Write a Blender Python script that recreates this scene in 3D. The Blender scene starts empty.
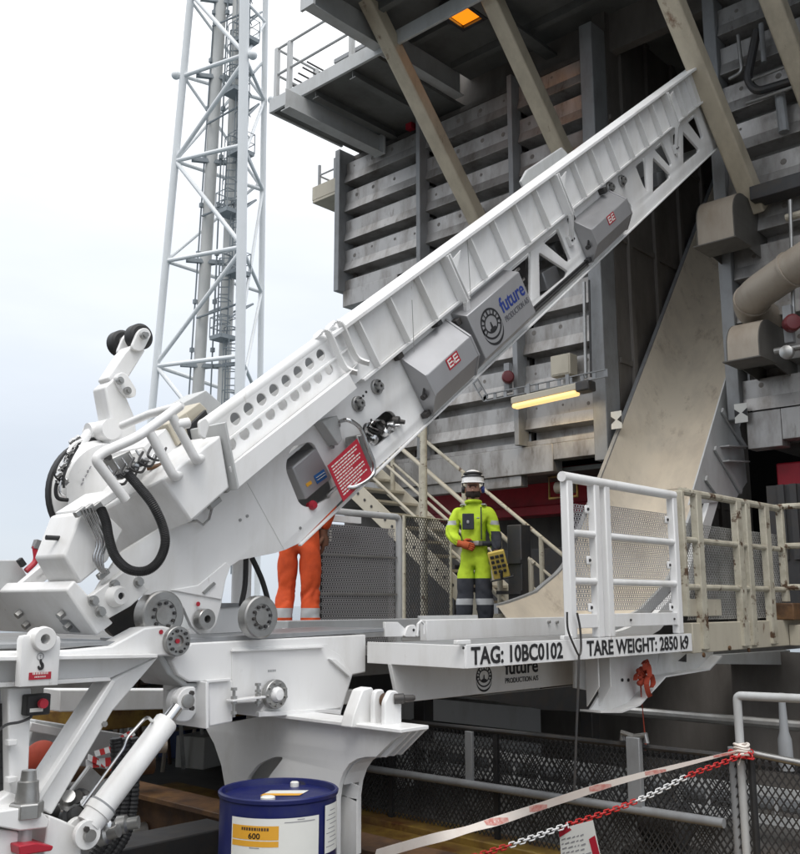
import bpy, bmesh, math, random
from mathutils import Vector, Matrix
random.seed(7)
scene = bpy.context.scene
COL = scene.collection

# ---------------------------------------------------------------- camera
F, H0 = 950.0, 603.0                      # focal length and horizon row, in photo pixels (800 x 854)
TH = math.atan((H0 - 427) / F)            # upward pitch
AZ = math.radians(43)
CAM = Vector((0, 0, 1.85))
FW = Vector((math.cos(AZ), math.sin(AZ), 0)); RT = Vector((math.sin(AZ), -math.cos(AZ), 0))
cam = bpy.data.cameras.new('camera'); camo = bpy.data.objects.new('camera', cam); COL.objects.link(camo)
cam.sensor_fit = 'VERTICAL'; cam.sensor_height = 24; cam.lens = 24 * F / 854
cam.clip_start = 0.05; cam.clip_end = 20000
camo.location = CAM
camo.rotation_euler = (FW * math.cos(TH) + Vector((0, 0, math.sin(TH)))).to_track_quat('-Z', 'Y').to_euler()
scene.camera = camo

# ---------------------------------------------------------------- world, sun, exposure (bright overcast)
SUN_EL, SUN_ROT = math.radians(55), math.radians(200)
w = bpy.data.worlds.new('World'); scene.world = w; w.use_nodes = True
nt = w.node_tree; nt.nodes.clear()
out = nt.nodes.new('ShaderNodeOutputWorld'); bg = nt.nodes.new('ShaderNodeBackground')
sky = nt.nodes.new('ShaderNodeTexSky'); sky.sky_type = 'NISHITA'; sky.sun_disc = False
sky.sun_elevation = SUN_EL; sky.sun_rotation = SUN_ROT
tc = nt.nodes.new('ShaderNodeTexCoord'); sep = nt.nodes.new('ShaderNodeSeparateXYZ')
ramp = nt.nodes.new('ShaderNodeValToRGB'); e = ramp.color_ramp.elements
e[0].position = 0.0; e[0].color = (.40, .44, .50, 1); e[1].position = 1.0; e[1].color = (1.65, 1.65, 1.65, 1)
k = e.new(.10); k.color = (.44, .47, .52, 1)
k = e.new(.24); k.color = (.53, .56, .60, 1)
k = e.new(.38); k.color = (.64, .66, .69, 1)
k = e.new(.55); k.color = (.95, .96, .97, 1)
mp = nt.nodes.new('ShaderNodeMapping'); mp.inputs['Scale'].default_value = (1.3, 1.3, 5)
nz = nt.nodes.new('ShaderNodeTexNoise'); nz.inputs['Scale'].default_value = 2.2; nz.inputs['Detail'].default_value = 6
ma = nt.nodes.new('ShaderNodeMath'); ma.operation = 'MULTIPLY_ADD'; ma.inputs[1].default_value = .26; ma.inputs[2].default_value = -.13
ad = nt.nodes.new('ShaderNodeMath'); ad.operation = 'ADD'
sc_ = nt.nodes.new('ShaderNodeVectorMath'); sc_.operation = 'SCALE'; sc_.inputs['Scale'].default_value = 9.0
mix = nt.nodes.new('ShaderNodeMixRGB'); mix.inputs[0].default_value = .9
L = nt.links.new
L(tc.outputs['Generated'], sep.inputs[0]); L(tc.outputs['Generated'], mp.inputs[0]); L(mp.outputs[0], nz.inputs['Vector'])
L(nz.outputs['Fac'], ma.inputs[0]); L(sep.outputs['Z'], ad.inputs[0]); L(ma.outputs[0], ad.inputs[1]); L(ad.outputs[0], ramp.inputs[0])
L(ramp.outputs[0], sc_.inputs[0]); L(sky.outputs[0], mix.inputs[1]); L(sc_.outputs[0], mix.inputs[2])
L(mix.outputs[0], bg.inputs[0]); bg.inputs[1].default_value = 0.1; L(bg.outputs[0], out.inputs[0])

sun = bpy.data.lights.new('sun', 'SUN'); sun.energy = .6; sun.angle = math.radians(25); sun.color = (1, .97, .93)
suno = bpy.data.objects.new('sun', sun); COL.objects.link(suno)
sd = Vector((-.45, -.35, 0)).normalized() * math.cos(SUN_EL) + Vector((0, 0, math.sin(SUN_EL)))
suno.rotation_euler = sd.to_track_quat('Z', 'Y').to_euler()
vs = scene.view_settings
vs.view_transform = 'Standard'; vs.look = 'None'; vs.exposure = 0.9; vs.gamma = 1; vs.use_curve_mapping = False

# ---------------------------------------------------------------- picture point -> world point on a chosen plane
def ray(px, py):
    a = (px - 400) / F; b = -(py - 427) / F
    f = math.cos(TH) - math.sin(TH) * b; u = math.sin(TH) + math.cos(TH) * b
    return FW * f + RT * a + Vector((0, 0, u))
def P(px, py, ax, v):
    r = ray(px, py); i = 'XYZ'.index(ax)
    return CAM + r * ((v - CAM[i]) / r[i])
def pxz(pts, y): return [(P(a, b, 'Y', y).x, P(a, b, 'Y', y).z) for a, b in pts]
def pyz(pts, x): return [(P(a, b, 'X', x).y, P(a, b, 'X', x).z) for a, b in pts]
def psize(px, depth): return px * depth / F

# ---------------------------------------------------------------- materials
def principled(name):
    m = bpy.data.materials.new(name); m.use_nodes = True
    return m, m.node_tree, m.node_tree.nodes['Principled BSDF']
def paint(name, rgb, rough=.45, metal=0, dirt=None, amt=.3, scale=3.0, stretch=1.0, lo=.45, hi=.75, bump=.0, rust=None, rlo=.60, rhi=.66, rscale=5, bscale=60, var=.08):
    m, t, b = principled(name); N = t.nodes; Lk = t.links.new
    co = N.new('ShaderNodeTexCoord'); mp = N.new('ShaderNodeMapping'); mp.inputs['Scale'].default_value = (1, 1, stretch)
    Lk(co.outputs['Object'], mp.inputs[0])
    n1 = N.new('ShaderNodeTexNoise'); n1.inputs['Scale'].default_value = scale; n1.inputs['Detail'].default_value = 7; n1.inputs['Roughness'].default_value = .65
    Lk(mp.outputs[0], n1.inputs['Vector'])
    mr = N.new('ShaderNodeMapRange'); mr.inputs[1].default_value = lo; mr.inputs[2].default_value = hi; mr.inputs[3].default_value = 0; mr.inputs[4].default_value = amt
    Lk(n1.outputs['Fac'], mr.inputs[0])
    mx = N.new('ShaderNodeMixRGB'); mx.inputs[1].default_value = (*rgb, 1)
    d = dirt or tuple(c * (1 - var * 4) for c in rgb)
    mx.inputs[2].default_value = (*d, 1); Lk(mr.outputs[0], mx.inputs[0])
    col = mx.outputs[0]
    if rust:
        n2 = N.new('ShaderNodeTexNoise'); n2.inputs['Scale'].default_value = rscale; n2.inputs['Detail'].default_value = 9; n2.inputs['Roughness'].default_value = .7
        Lk(mp.outputs[0], n2.inputs['Vector'])
        r2 = N.new('ShaderNodeMapRange'); r2.inputs[1].default_value = rlo; r2.inputs[2].default_value = rhi
        Lk(n2.outputs['Fac'], r2.inputs[0])
        n3 = N.new('ShaderNodeTexNoise'); n3.inputs['Scale'].default_value = rscale * 5; n3.inputs['Detail'].default_value = 4
        Lk(co.outputs['Object'], n3.inputs['Vector'])
        rc = N.new('ShaderNodeMixRGB'); rc.inputs[1].default_value = (*rust, 1); rc.inputs[2].default_value = (rust[0] * .25, rust[1] * .22, rust[2] * .25, 1)
        Lk(n3.outputs['Fac'], rc.inputs[0])
        m2 = N.new('ShaderNodeMixRGB'); Lk(r2.outputs[0], m2.inputs[0]); Lk(col, m2.inputs[1]); Lk(rc.outputs[0], m2.inputs[2]); col = m2.outputs[0]
    Lk(col, b.inputs['Base Color'])
    n4 = N.new('ShaderNodeTexNoise'); n4.inputs['Scale'].default_value = 9; n4.inputs['Detail'].default_value = 5
    Lk(co.outputs['Object'], n4.inputs['Vector'])
    r4 = N.new('ShaderNodeMapRange'); r4.inputs[3].default_value = max(.05, rough - .12); r4.inputs[4].default_value = min(1, rough + .15)
    Lk(n4.outputs['Fac'], r4.inputs[0]); Lk(r4.outputs[0], b.inputs['Roughness'])
    b.inputs['Metallic'].default_value = metal
    if bump:
        n5 = N.new('ShaderNodeTexNoise'); n5.inputs['Scale'].default_value = bscale; n5.inputs['Detail'].default_value = 3
        Lk(co.outputs['Object'], n5.inputs['Vector'])
        bp = N.new('ShaderNodeBump'); bp.inputs['Strength'].default_value = bump; bp.inputs['Distance'].default_value = .01
        Lk(n5.outputs['Fac'], bp.inputs['Height']); Lk(bp.outputs[0], b.inputs['Normal'])
    return m
def glow(name, rgb, st):
    m, t, b = principled(name)
    b.inputs['Base Color'].default_value = (*rgb, 1); b.inputs['Emission Color'].default_value = (*rgb, 1); b.inputs['Emission Strength'].default_value = st
    return m
RUST = (.20, .075, .025)
M = dict(
    white=paint('white_paint', (.83, .83, .825), .32, dirt=(.46, .43, .37), amt=.5, scale=3.2, stretch=.3, lo=.47, hi=.82, bump=.05, bscale=16, rust=(.42, .33, .24), rlo=.665, rhi=.75, rscale=8),
    whitem=paint('white_paint_matt', (.74, .74, .73), .5, dirt=(.45, .43, .38), amt=.5, scale=4, stretch=.5, lo=.5, hi=.8),
    wgrey=paint('pale_grey_paint', (.50, .51, .51), .45, dirt=(.30, .29, .27), amt=.5, scale=4, stretch=.4),
    grey=paint('grey_paint', (.27, .28, .29), .45, dirt=(.14, .13, .12), amt=.6, scale=5, stretch=.5, bump=.05),
    steel=paint('bare_steel', (.42, .42, .41), .38, .85, dirt=(.22, .20, .18), amt=.6, scale=8),
    inox=paint('stainless_sheet', (.42, .42, .43), .34, .45, dirt=(.31, .30, .30), amt=.5, scale=2, stretch=.25, bump=.02, bscale=8),
    chrome=paint('polished_steel', (.6, .6, .6), .2, 1.0, dirt=(.3, .3, .3), amt=.4),
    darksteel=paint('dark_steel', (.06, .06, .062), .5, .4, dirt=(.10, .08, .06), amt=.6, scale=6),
    wire=paint('coated_wire', (.045, .046, .048), .5),
    black=paint('black_rubber', (.018, .018, .019), .55, dirt=(.05, .05, .05), amt=.4, scale=9),
    recessshade=paint('recess_shade', (.012, .012, .013), .8),
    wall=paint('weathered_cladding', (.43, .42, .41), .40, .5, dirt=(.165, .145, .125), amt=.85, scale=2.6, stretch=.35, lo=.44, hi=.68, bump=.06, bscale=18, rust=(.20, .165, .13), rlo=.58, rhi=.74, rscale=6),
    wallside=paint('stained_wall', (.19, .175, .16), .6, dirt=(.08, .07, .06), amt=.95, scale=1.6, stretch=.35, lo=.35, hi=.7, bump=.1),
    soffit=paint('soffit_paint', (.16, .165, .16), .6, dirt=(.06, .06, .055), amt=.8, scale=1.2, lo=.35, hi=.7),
    beige=paint('beige_paint', (.56, .495, .38), .5, dirt=(.26, .22, .16), amt=.6, scale=3, stretch=.4, rust=RUST, rlo=.60, rhi=.69, rscale=2.6),
    beigec=paint('cream_paint', (.50, .46, .37), .5, dirt=(.30, .26, .20), amt=.5, scale=3, stretch=.4, rust=RUST, rlo=.64, rhi=.72, rscale=5),
    peel=paint('peeling_cream_paint', (.50, .47, .38), .55, dirt=(.26, .22, .16), amt=.8, scale=6, rust=(.15, .085, .045), rlo=.565, rhi=.62, rscale=7, bump=.15),
    chute=paint('worn_chute_plate', (.66, .585, .47), .34, dirt=(.42, .37, .31), amt=.6, scale=3.0, stretch=.07, lo=.42, hi=.72, rust=(.50, .41, .30), rlo=.56, rhi=.78, rscale=5),
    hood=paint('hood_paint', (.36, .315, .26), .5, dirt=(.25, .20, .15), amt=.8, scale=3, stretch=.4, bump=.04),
    hoodshade=paint('hood_side_shade', (.10, .095, .085), .55, dirt=(.06, .055, .05), amt=.6),  # shade of the hood sides put into a darker colour
    grime=paint('dark_grime', (.17, .155, .14), .7, dirt=(.26, .24, .22), amt=.9, scale=14),
    beaconred=paint('beacon_red', (.12, .014, .018), .35),
    strap=paint('faded_strap', (.33, .045, .02), .8, dirt=(.2, .03, .015), amt=.6, scale=14),
    red=paint('red_paint', (.46, .022, .04), .45, dirt=(.16, .015, .02), amt=.6),
    redsign=paint('red_sign', (.41, .018, .036), .4, dirt=(.42, .02, .04), amt=.3),
    rust=paint('rusty_steel', (.15, .075, .03), .6, dirt=(.06, .032, .018), amt=1, scale=5, lo=.36, hi=.62, bump=.3, bscale=30, rust=(.30, .16, .05), rlo=.55, rhi=.7, rscale=3),
    yellow=paint('worn_yellow_paint', (.34, .22, .045), .45, dirt=(.16, .085, .03), amt=1, scale=4, lo=.36, hi=.62, rust=RUST, rlo=.56, rhi=.66, rscale=2.5),
    deck=paint('steel_deck', (.13, .13, .125), .6, dirt=(.06, .05, .045), amt=.9, scale=1.1, rust=(.12, .07, .04), rlo=.55, rhi=.75, rscale=.9, bump=.1),
    blue=paint('drum_blue', (.008, .013, .105), .33, dirt=(.035, .04, .09), amt=.7, scale=7, bump=.05, bscale=9, rust=(.06, .06, .08), rlo=.64, rhi=.70, rscale=9),
    label=paint('paper_label', (.74, .74, .70), .6, dirt=(.62, .62, .58), amt=.4),
    labelgrey=paint('printed_grey', (.30, .30, .31), .6),
    orange=paint('label_orange', (.72, .36, .03), .55, dirt=(.62, .30, .03), amt=.3),
    ink=paint('black_ink', (.02, .02, .022), .6),
    inkgrey=paint('grey_ink', (.11, .11, .125), .6),
    inkblue=paint('blue_ink', (.02, .045, .24), .5),
    decal=paint('blue_decal', (.03, .13, .36), .5),
    hivis=paint('hivis_yellow', (.50, .68, .03), .8, dirt=(.33, .46, .02), amt=.6, scale=9, bump=.7, bscale=14),
    navy=paint('dark_fabric', (.030, .033, .042), .85, dirt=(.05, .05, .055), amt=.5, scale=10, bump=.6, bscale=14),
    reflect=paint('reflective_tape', (.44, .45, .46), .4, dirt=(.33, .33, .34), amt=.4),
    coverall=paint('orange_coverall', (.66, .085, .018), .8, dirt=(.42, .05, .015), amt=.7, scale=7, bump=.5, bscale=18),
    skin=paint('skin', (.52, .29, .21), .5, dirt=(.35, .16, .11), amt=.4, scale=20),
    beard=paint('beard_hair', (.022, .014, .010), .9),
    glove=paint('orange_glove', (.50, .10, .03), .8, dirt=(.28, .07, .03), amt=.7, scale=18),
    glovebrown=paint('brown_glove', (.16, .07, .04), .8, dirt=(.09, .05, .035), amt=.7, scale=18),
    ypanel=paint('yellow_panel', (.62, .46, .10), .45),
    tape=paint('warning_tape_white', (.76, .70, .64), .45, dirt=(.62, .50, .44), amt=.5, scale=6),
    tapered=paint('warning_tape_red', (.56, .20, .17), .5, dirt=(.68, .45, .4), amt=.9, scale=30, lo=.4, hi=.6),
    chainred=paint('plastic_red', (.55, .03, .03), .4),
    chainwhite=paint('plastic_white', (.76, .76, .76), .4),
    water=paint('sea_water', (.03, .05, .06), .12, bump=.4, bscale=.6),
    bluebox=paint('blue_container', (.02, .05, .17), .5, dirt=(.1, .1, .12), amt=.5),
    tower=paint('tower_white', (.80, .82, .83), .45, dirt=(.62, .63, .62), amt=.4, scale=.4),
    towergrey=paint('tower_grey', (.24, .27, .29), .5),
    risergrey=paint('riser_grey', (.62, .62, .60), .5, dirt=(.36, .34, .31), amt=.5, scale=.3, stretch=.3),
    tubelight=glow('lit_tube', (1.0, .66, .26), .58),
    amber=glow('lit_amber', (1.0, .27, .008), .62),
)

# ---------------------------------------------------------------- object bookkeeping
OFF = {}
def tag(o, label, cat, group=None, kind=None):
    o['label'] = label; o['category'] = cat
    if group: o['group'] = group
    if kind: o['kind'] = kind
    return o
def thing(name, label, cat, loc=(0, 0, 0), group=None):
    o = bpy.data.objects.new(name, None); COL.objects.link(o)
    o.empty_display_size = .1; o.location = loc; OFF[o.name] = Vector(loc)
    return tag(o, label, cat, group)
def link(name, me, mats, parent=None, bevel=0, smooth=35, seg=2):
    off = OFF[parent.name] if parent else Vector((0, 0, 0))
    if off.length: me.transform(Matrix.Translation(-off))
    for m in (mats if isinstance(mats, (list, tuple)) else [mats]): me.materials.append(M[m] if isinstance(m, str) else m)
    if smooth:
        for p in me.polygons: p.use_smooth = True
        me.set_sharp_from_angle(angle=math.radians(smooth))
    o = bpy.data.objects.new(name, me); COL.objects.link(o)
    if parent: o.parent = parent
    OFF[o.name] = off
    if bevel:
        b = o.modifiers.new('bevel', 'BEVEL'); b.width = bevel; b.segments = seg; b.limit_method = 'ANGLE'; b.angle_limit = math.radians(40)
    return o

class MB:
    def __init__(s): s.v = []; s.f = []; s.mi = []; s.cur = 0
    def add(s, vs, fs):
        n = len(s.v); s.v += [Vector(v) for v in vs]; s.f += [[i + n for i in f] for f in fs]; s.mi += [s.cur] * len(fs); return s
    def mat(s, i): s.cur = i; return s
    def box(s, x0, y0, z0, x1, y1, z1):
        return s.add([(x, y, z) for z in (z0, z1) for y in (y0, y1) for x in (x0, x1)], [(0, 2, 3, 1), (4, 5, 7, 6), (0, 1, 5, 4), (2, 6, 7, 3), (0, 4, 6, 2), (1, 3, 7, 5)])
    def bar(s, p, q, wd, ht, up=(0, 0, 1)):
        p, q = Vector(p), Vector(q); d = (q - p).normalized(); up = Vector(up)
        if abs(d.dot(up)) > .98: up = Vector((1, 0, 0))
        sx = d.cross(up).normalized() * wd / 2; sy = sx.cross(d).normalized() * ht / 2
        return s.add([c + a * sx + b * sy for c in (p, q) for a, b in ((-1, -1), (1, -1), (1, 1), (-1, 1))], [(3, 2, 1, 0), (4, 5, 6, 7), (0, 1, 5, 4), (1, 2, 6, 5), (2, 3, 7, 6), (3, 0, 4, 7)])
    def cyl(s, p, q, r, r2=None, n=20): return s.lathe([(0, r), ((Vector(q) - Vector(p)).length, r if r2 is None else r2)], p, Vector(q) - Vector(p), n)
    def lathe(s, prof, p, ax, n=24, caps=True):
        p = Vector(p); ax = Vector(ax).normalized(); u = ax.orthogonal().normalized(); v = ax.cross(u); vs = []; fs = []
        for h, r in prof:
            for i in range(n):
                a = 2 * math.pi * i / n; vs.append(p + ax * h + (u * math.cos(a) + v * math.sin(a)) * r)
        for j in range(len(prof) - 1):
            for i in range(n): fs.append((j * n + i, j * n + (i + 1) % n, (j + 1) * n + (i + 1) % n, (j + 1) * n + i))
        if caps: fs.append(tuple(range(n))[::-1]); fs.append(tuple(range((len(prof) - 1) * n, len(prof) * n)))
        return s.add(vs, fs)
    def tube(s, pts, r, n=12, closed=False):
        pts = [Vector(p) for p in pts]; m = len(pts); T = []
        for i in range(m):
            a = pts[i - 1] if (i or closed) else pts[0]; b = pts[(i + 1) % m] if (i < m - 1 or closed) else pts[-1]; T.append((b - a).normalized())
        u = T[0].orthogonal().normalized(); vs = []; fs = []
        for i in range(m):
            u = (u - T[i] * u.dot(T[i])).normalized(); v = T[i].cross(u); rr = r[i] if isinstance(r, (list, tuple)) else r
            for k in range(n):
                a = 2 * math.pi * k / n; vs.append(pts[i] + (u * math.cos(a) + v * math.sin(a)) * rr)
        for i in range(m if closed else m - 1):
            j = (i + 1) % m
            for k in range(n): fs.append((i * n + k, i * n + (k + 1) % n, j * n + (k + 1) % n, j * n + k))
        if not closed: fs.append(tuple(range(n))[::-1]); fs.append(tuple(range((m - 1) * n, m * n)))
        return s.add(vs, fs)
    def prism(s, poly, fn, w0, w1):
        n = len(poly); vs = [fn(a, b, w0) for a, b in poly] + [fn(a, b, w1) for a, b in poly]
        fs = [tuple(range(n)), tuple(range(n, 2 * n))[::-1]] + [(i, i + n, (i + 1) % n + n, (i + 1) % n) for i in range(n)]
        return s.add(vs, fs)
    def plY(s, pts, y0, y1): return s.prism(pts, lambda a, b, w: (a, w, b), y0, y1)     # outline in X,Z
    def plX(s, pts, x0, x1): return s.prism(pts, lambda a, b, w: (w, a, b), x0, x1)     # outline in Y,Z
    def plZ(s, pts, z0, z1): return s.prism(pts, lambda a, b, w: (a, b, w), z0, z1)
    def ball(s, c, r, n=16, m=10, sc=(1, 1, 1)):
        c = Vector(c); prof = [(-r * math.cos(math.pi * i / m), max(1e-4, r * math.sin(math.pi * i / m))) for i in range(m + 1)]
        k = len(s.v); s.lathe(prof, (0, 0, 0), (0, 0, 1), n)
        for i in range(k, len(s.v)): v = s.v[i]; s.v[i] = Vector((v.x * sc[0], v.y * sc[1], v.z * sc[2])) + c
        return s
    def build(s, name, mats, parent=None, bevel=0, smooth=35, seg=2):
        me = bpy.data.meshes.new(name); me.from_pydata([tuple(v) for v in s.v], [], s.f)
        for p, i in zip(me.polygons, s.mi): p.material_index = i
        bm = bmesh.new(); bm.from_mesh(me); bmesh.ops.recalc_face_normals(bm, faces=bm.faces); bm.to_mesh(me); bm.free()
        return link(name, me, mats, parent, bevel, smooth, seg)

def smoothpath(pts, k=6):
    pts = [Vector(p) for p in pts]; q = [pts[0]] + pts + [pts[-1]]; o = []
    for i in range(1, len(q) - 2):
        for j in range(k):
            t = j / k; a, b, c, d = q[i - 1], q[i], q[i + 1], q[i + 2]
            o.append(.5 * ((2 * b) + (c - a) * t + (2 * a - 5 * b + 4 * c - d) * t * t + (3 * b - a - 3 * c + d) * t ** 3))
    return o + [pts[-1]]
def rnd(pts, r, k=5):
    """round the corners of a polygon / open path of 2D or 3D points"""
    o = []; n = len(pts); P_ = [Vector(p) for p in pts]
    for i in range(n):
        a, b, c = P_[i - 1], P_[i], P_[(i + 1) % n]; rr = r[i] if isinstance(r, (list, tuple)) else r
        d1 = (a - b); d2 = (c - b); q = min(rr, d1.length * .45, d2.length * .45); s_ = b + d1.normalized() * q; t_ = b + d2.normalized() * q
        if q < 1e-5: o.append(tuple(b)); continue
        for j in range(k + 1):
            t = j / k; o.append(tuple(s_ * (1 - t) ** 2 + b * 2 * t * (1 - t) + t_ * t * t))
    return o
def bend(pts, r, k=5):
    q = rnd(pts, r, k); n = k + 1          # open path: keep the true ends
    inner = []
    P_ = [Vector(p) for p in pts]
    for i in range(1, len(pts) - 1):
        a, b, c = P_[i - 1], P_[i], P_[i + 1]; d1 = a - b; d2 = c - b; qd = min(r, d1.length * .45, d2.length * .45)
        s_ = b + d1.normalized() * qd; t_ = b + d2.normalized() * qd
        inner += [s_ * (1 - t) ** 2 + b * 2 * t * (1 - t) + t_ * t * t for t in [j / k for j in range(k + 1)]]
    return [P_[0]] + inner + [P_[-1]]
def circ(cx, cy, r, n=20, ry=None): return [(cx + r * math.cos(2 * math.pi * i / n), cy + (ry or r) * math.sin(2 * math.pi * i / n)) for i in range(n)]
def holeplate(name, outer, holes, fn, w0, w1, mats, parent, bevel=.003):
    """flat plate with real holes: outline and holes in 2D, fn(a, b, w) maps to the world"""
    cu = bpy.data.curves.new(name, 'CURVE'); cu.dimensions = '2D'; cu.fill_mode = 'BOTH'
    for pl in [outer] + holes:
        sp = cu.splines.new('POLY'); sp.points.add(len(pl) - 1); sp.use_cyclic_u = True
        for i, p in enumerate(pl): sp.points[i].co = (p[0], p[1], 0, 1)
    cu.extrude = abs(w1 - w0) / 2 - bevel; cu.bevel_depth = bevel; cu.bevel_resolution = 1; cu.offset = -bevel
    o = bpy.data.objects.new(name, cu); me = bpy.data.meshes.new_from_object(o); bpy.data.objects.remove(o); bpy.data.curves.remove(cu)
    me.name = name
    for v in me.vertices: v.co = Vector(fn(v.co.x, v.co.y, (w0 + w1) / 2 + v.co.z))
    bm = bmesh.new(); bm.from_mesh(me); bmesh.ops.remove_doubles(bm, verts=bm.verts, dist=1e-5); bmesh.ops.recalc_face_normals(bm, faces=bm.faces); bm.to_mesh(me); bm.free()
    me.materials.clear()
    return link(name, me, mats, parent, 0, 35)
def lettering(name, text, origin, right, up, width, height, mats, parent, bold=0, thick=.0015, shear=0):
    """writing fitted into width x height; origin = lower left corner on the surface"""
    cu = bpy.data.curves.new(name, 'FONT'); cu.body = text; cu.size = 1; cu.offset = bold; cu.extrude = .001; cu.shear = shear; cu.resolution_u = 3
    o = bpy.data.objects.new(name, cu); me = bpy.data.meshes.new_from_object(o); bpy.data.objects.remove(o); bpy.data.curves.remove(cu)
    me.name = name
    xs = [v.co.x for v in me.vertices]; ys = [v.co.y for v in me.vertices]
    x0, x1, y0, y1 = min(xs), max(xs), min(ys), max(ys)
    origin = Vector(origin); right = Vector(right).normalized(); up = Vector(up).normalized(); nr = right.cross(up)
    for v in me.vertices:
        v.co = origin + right * ((v.co.x - x0) / (x1 - x0) * width) + up * ((v.co.y - y0) / (y1 - y0) * height) + nr * (thick + (v.co.z > 0) * .001)
    me.materials.clear()
    return link(name, me, mats, parent, 0, 0)
def perf(mb, o, u, v, nu, nv, cu_, cv, r, th, n=6):
    """perforated sheet: cells with real n-sided holes, staggered rows"""
    o = Vector(o); u = Vector(u).normalized(); v = Vector(v).normalized(); nr = u.cross(v) * th
    for j in range(nv):
        sh = (j % 2) * .5 * cu_
        for i in range(nu):
            c = o + u * (cu_ * (i + .5) + sh) + v * (cv * (j + .5))
            hs = [c + (u * math.cos(2 * math.pi * (k + .5) / n) + v * math.sin(2 * math.pi * (k + .5) / n)) * r for k in range(n)]
            q = [(1, .3), (0, 1), (-1, .3), (-1, -.3), (0, -1), (1, -.3)] if n == 6 else None
            bs = [c + u * (cu_ / 2 * max(-1, min(1, 1.4 * math.cos(2 * math.pi * (k + .5) / n)))) + v * (cv / 2 * max(-1, min(1, 1.4 * math.sin(2 * math.pi * (k + .5) / n)))) for k in range(n)]
            mb.add(hs + bs, [(k, (k + 1) % n, n + (k + 1) % n, n + k) for k in range(n)])
    return mb
def mesh_wires(mb, o, u, v, W, H, pu, pv, r):
    """expanded-metal diamonds as thin crossing strands"""
    o = Vector(o); u = Vector(u).normalized(); v = Vector(v).normalized(); nr = u.cross(v).normalized()
    m = pu / pv
    for sgn in (1, -1):
        k0 = -int(H * m / pu) - 1; k1 = int(W / pu) + int(H * m / pu) + 2
        for k in range(k0, k1):
            a0 = k * pu; pts = []
            h0, h1 = 0.0, H
            f = lambda h: a0 + sgn * h * m
            if sgn > 0: h0 = max(0, (0 - a0) / m); h1 = min(H, (W - a0) / m)
            else: h0 = max(0, (a0 - W) / m); h1 = min(H, a0 / m)
            if h1 - h0 < 1e-4: continue
            mb.bar(o + u * f(h0) + v * h0 + nr * (sgn * r * .6), o + u * f(h1) + v * h1 + nr * (sgn * r * .6), r * 2, r * 1.2, nr)
    return mb
# ================================================================ the setting
def struct(o): o['kind'] = 'structure'; return o
struct(MB().box(-4000, -4000, -26, 6000, 6000, -25).build('sea', 'water', smooth=0))
struct(MB().box(-9, -9, -.3, 24, 17, 0).build('lower_deck', 'deck', smooth=0))
struct(MB().plZ([(4.9, 5.35), (14, 5.35), (14, 13), (4.1, 13), (4.1, 5.35)], 1.30, 1.45).build('upper_deck', 'deck', smooth=0))
# yellow painted kerb under the mesh fence
tag(MB().box(5.9, 3.0, 0, 6.2, 6.9, .11).build('deck_kerb', 'yellow', bevel=.01), 'worn yellow kerb along the foot of the black mesh fence', 'kerb')

# ================================================================ rig building above the deck
bld = thing('rig_building', 'weathered grey steel rig building with ribbed cladding and overhanging deck', 'building', (10.5, 7, 1.45))
WS = 10.5
def cladding(mb, t0, t1, z0, z1, phase=8.769, pitch=.5222):
    # profile going down: flat panel, slope out, overhanging underside
    pr = []; k = int((z1 - phase) / pitch) + 2
    zs = []
    for i in range(k, k - 40, -1):
        c = phase + i * pitch                      # centre of the shadowed underside
        zs += [(c + .234, WS - .06), (c + .23, WS - .072), (c + .085, WS - .112), (c + .08, WS - .112), (c + .072, WS + .16), (c - .075, WS + .16), (c - .076, WS - .06)]
    zs = [(z, x) for z, x in zs if z0 < z < z1]
    zs = [(z1, zs[0][1])] + zs + [(z0, zs[-1][1])]
    vs = []; fs = []
    for z, x in zs: vs += [(x, t0, z), (x, t1, z)]
    for i in range(len(zs) - 1): fs.append((2 * i, 2 * i + 1, 2 * i + 3, 2 * i + 2))
    mb.add(vs, fs)
    # scuffed bolt marks on the flat strips
    mb.mat(1); rr_ = random.Random(int(t0 * 10)); n_ = max(3, int((t1 - t0) / .42))
    for i in range(60):
        zc = phase + (int((z1 - phase) / pitch) + 2 - i) * pitch - .175
        if not z0 + .1 < zc < z1 - .1: continue
        if rr_.random() < .25: continue
        for j in range(n_):
            if rr_.random() < .2: continue
            tcn = t0 + (t1 - t0) * (j + .5) / n_; r0 = rr_.uniform(.018, .042)
            mb.lathe([(0, r0), (.004, r0 * .8)], (WS - .058, tcn + rr_.uniform(-.04, .04), zc + rr_.uniform(-.03, .03)), (-1, 0, 0), 10)
    mb.mat(0)
    # backing, so that the cladding has thickness
    mb.box(WS + .17, t0, z0, WS + .24, t1, z1)
for t0, t1, z0 in ((9.23, 10.98, 6.95), (7.47, 9.15, 3.93), (6.25, 7.38, 3.93)):
    mb = MB(); cladding(mb, t0, t1, z0, 9.35)
    if t0 > 9: cladding(mb, t0, 11.6, 3.93, 6.0)
    mb.build('cladding_panel', ['wall', 'grime'], bld, smooth=0)
mb = MB(); cladding(mb, -1.0, 4.37, 3.98, 9.6, phase=8.6); mb.build('cladding_panel', ['wall', 'grime'], bld, smooth=0)
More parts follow.
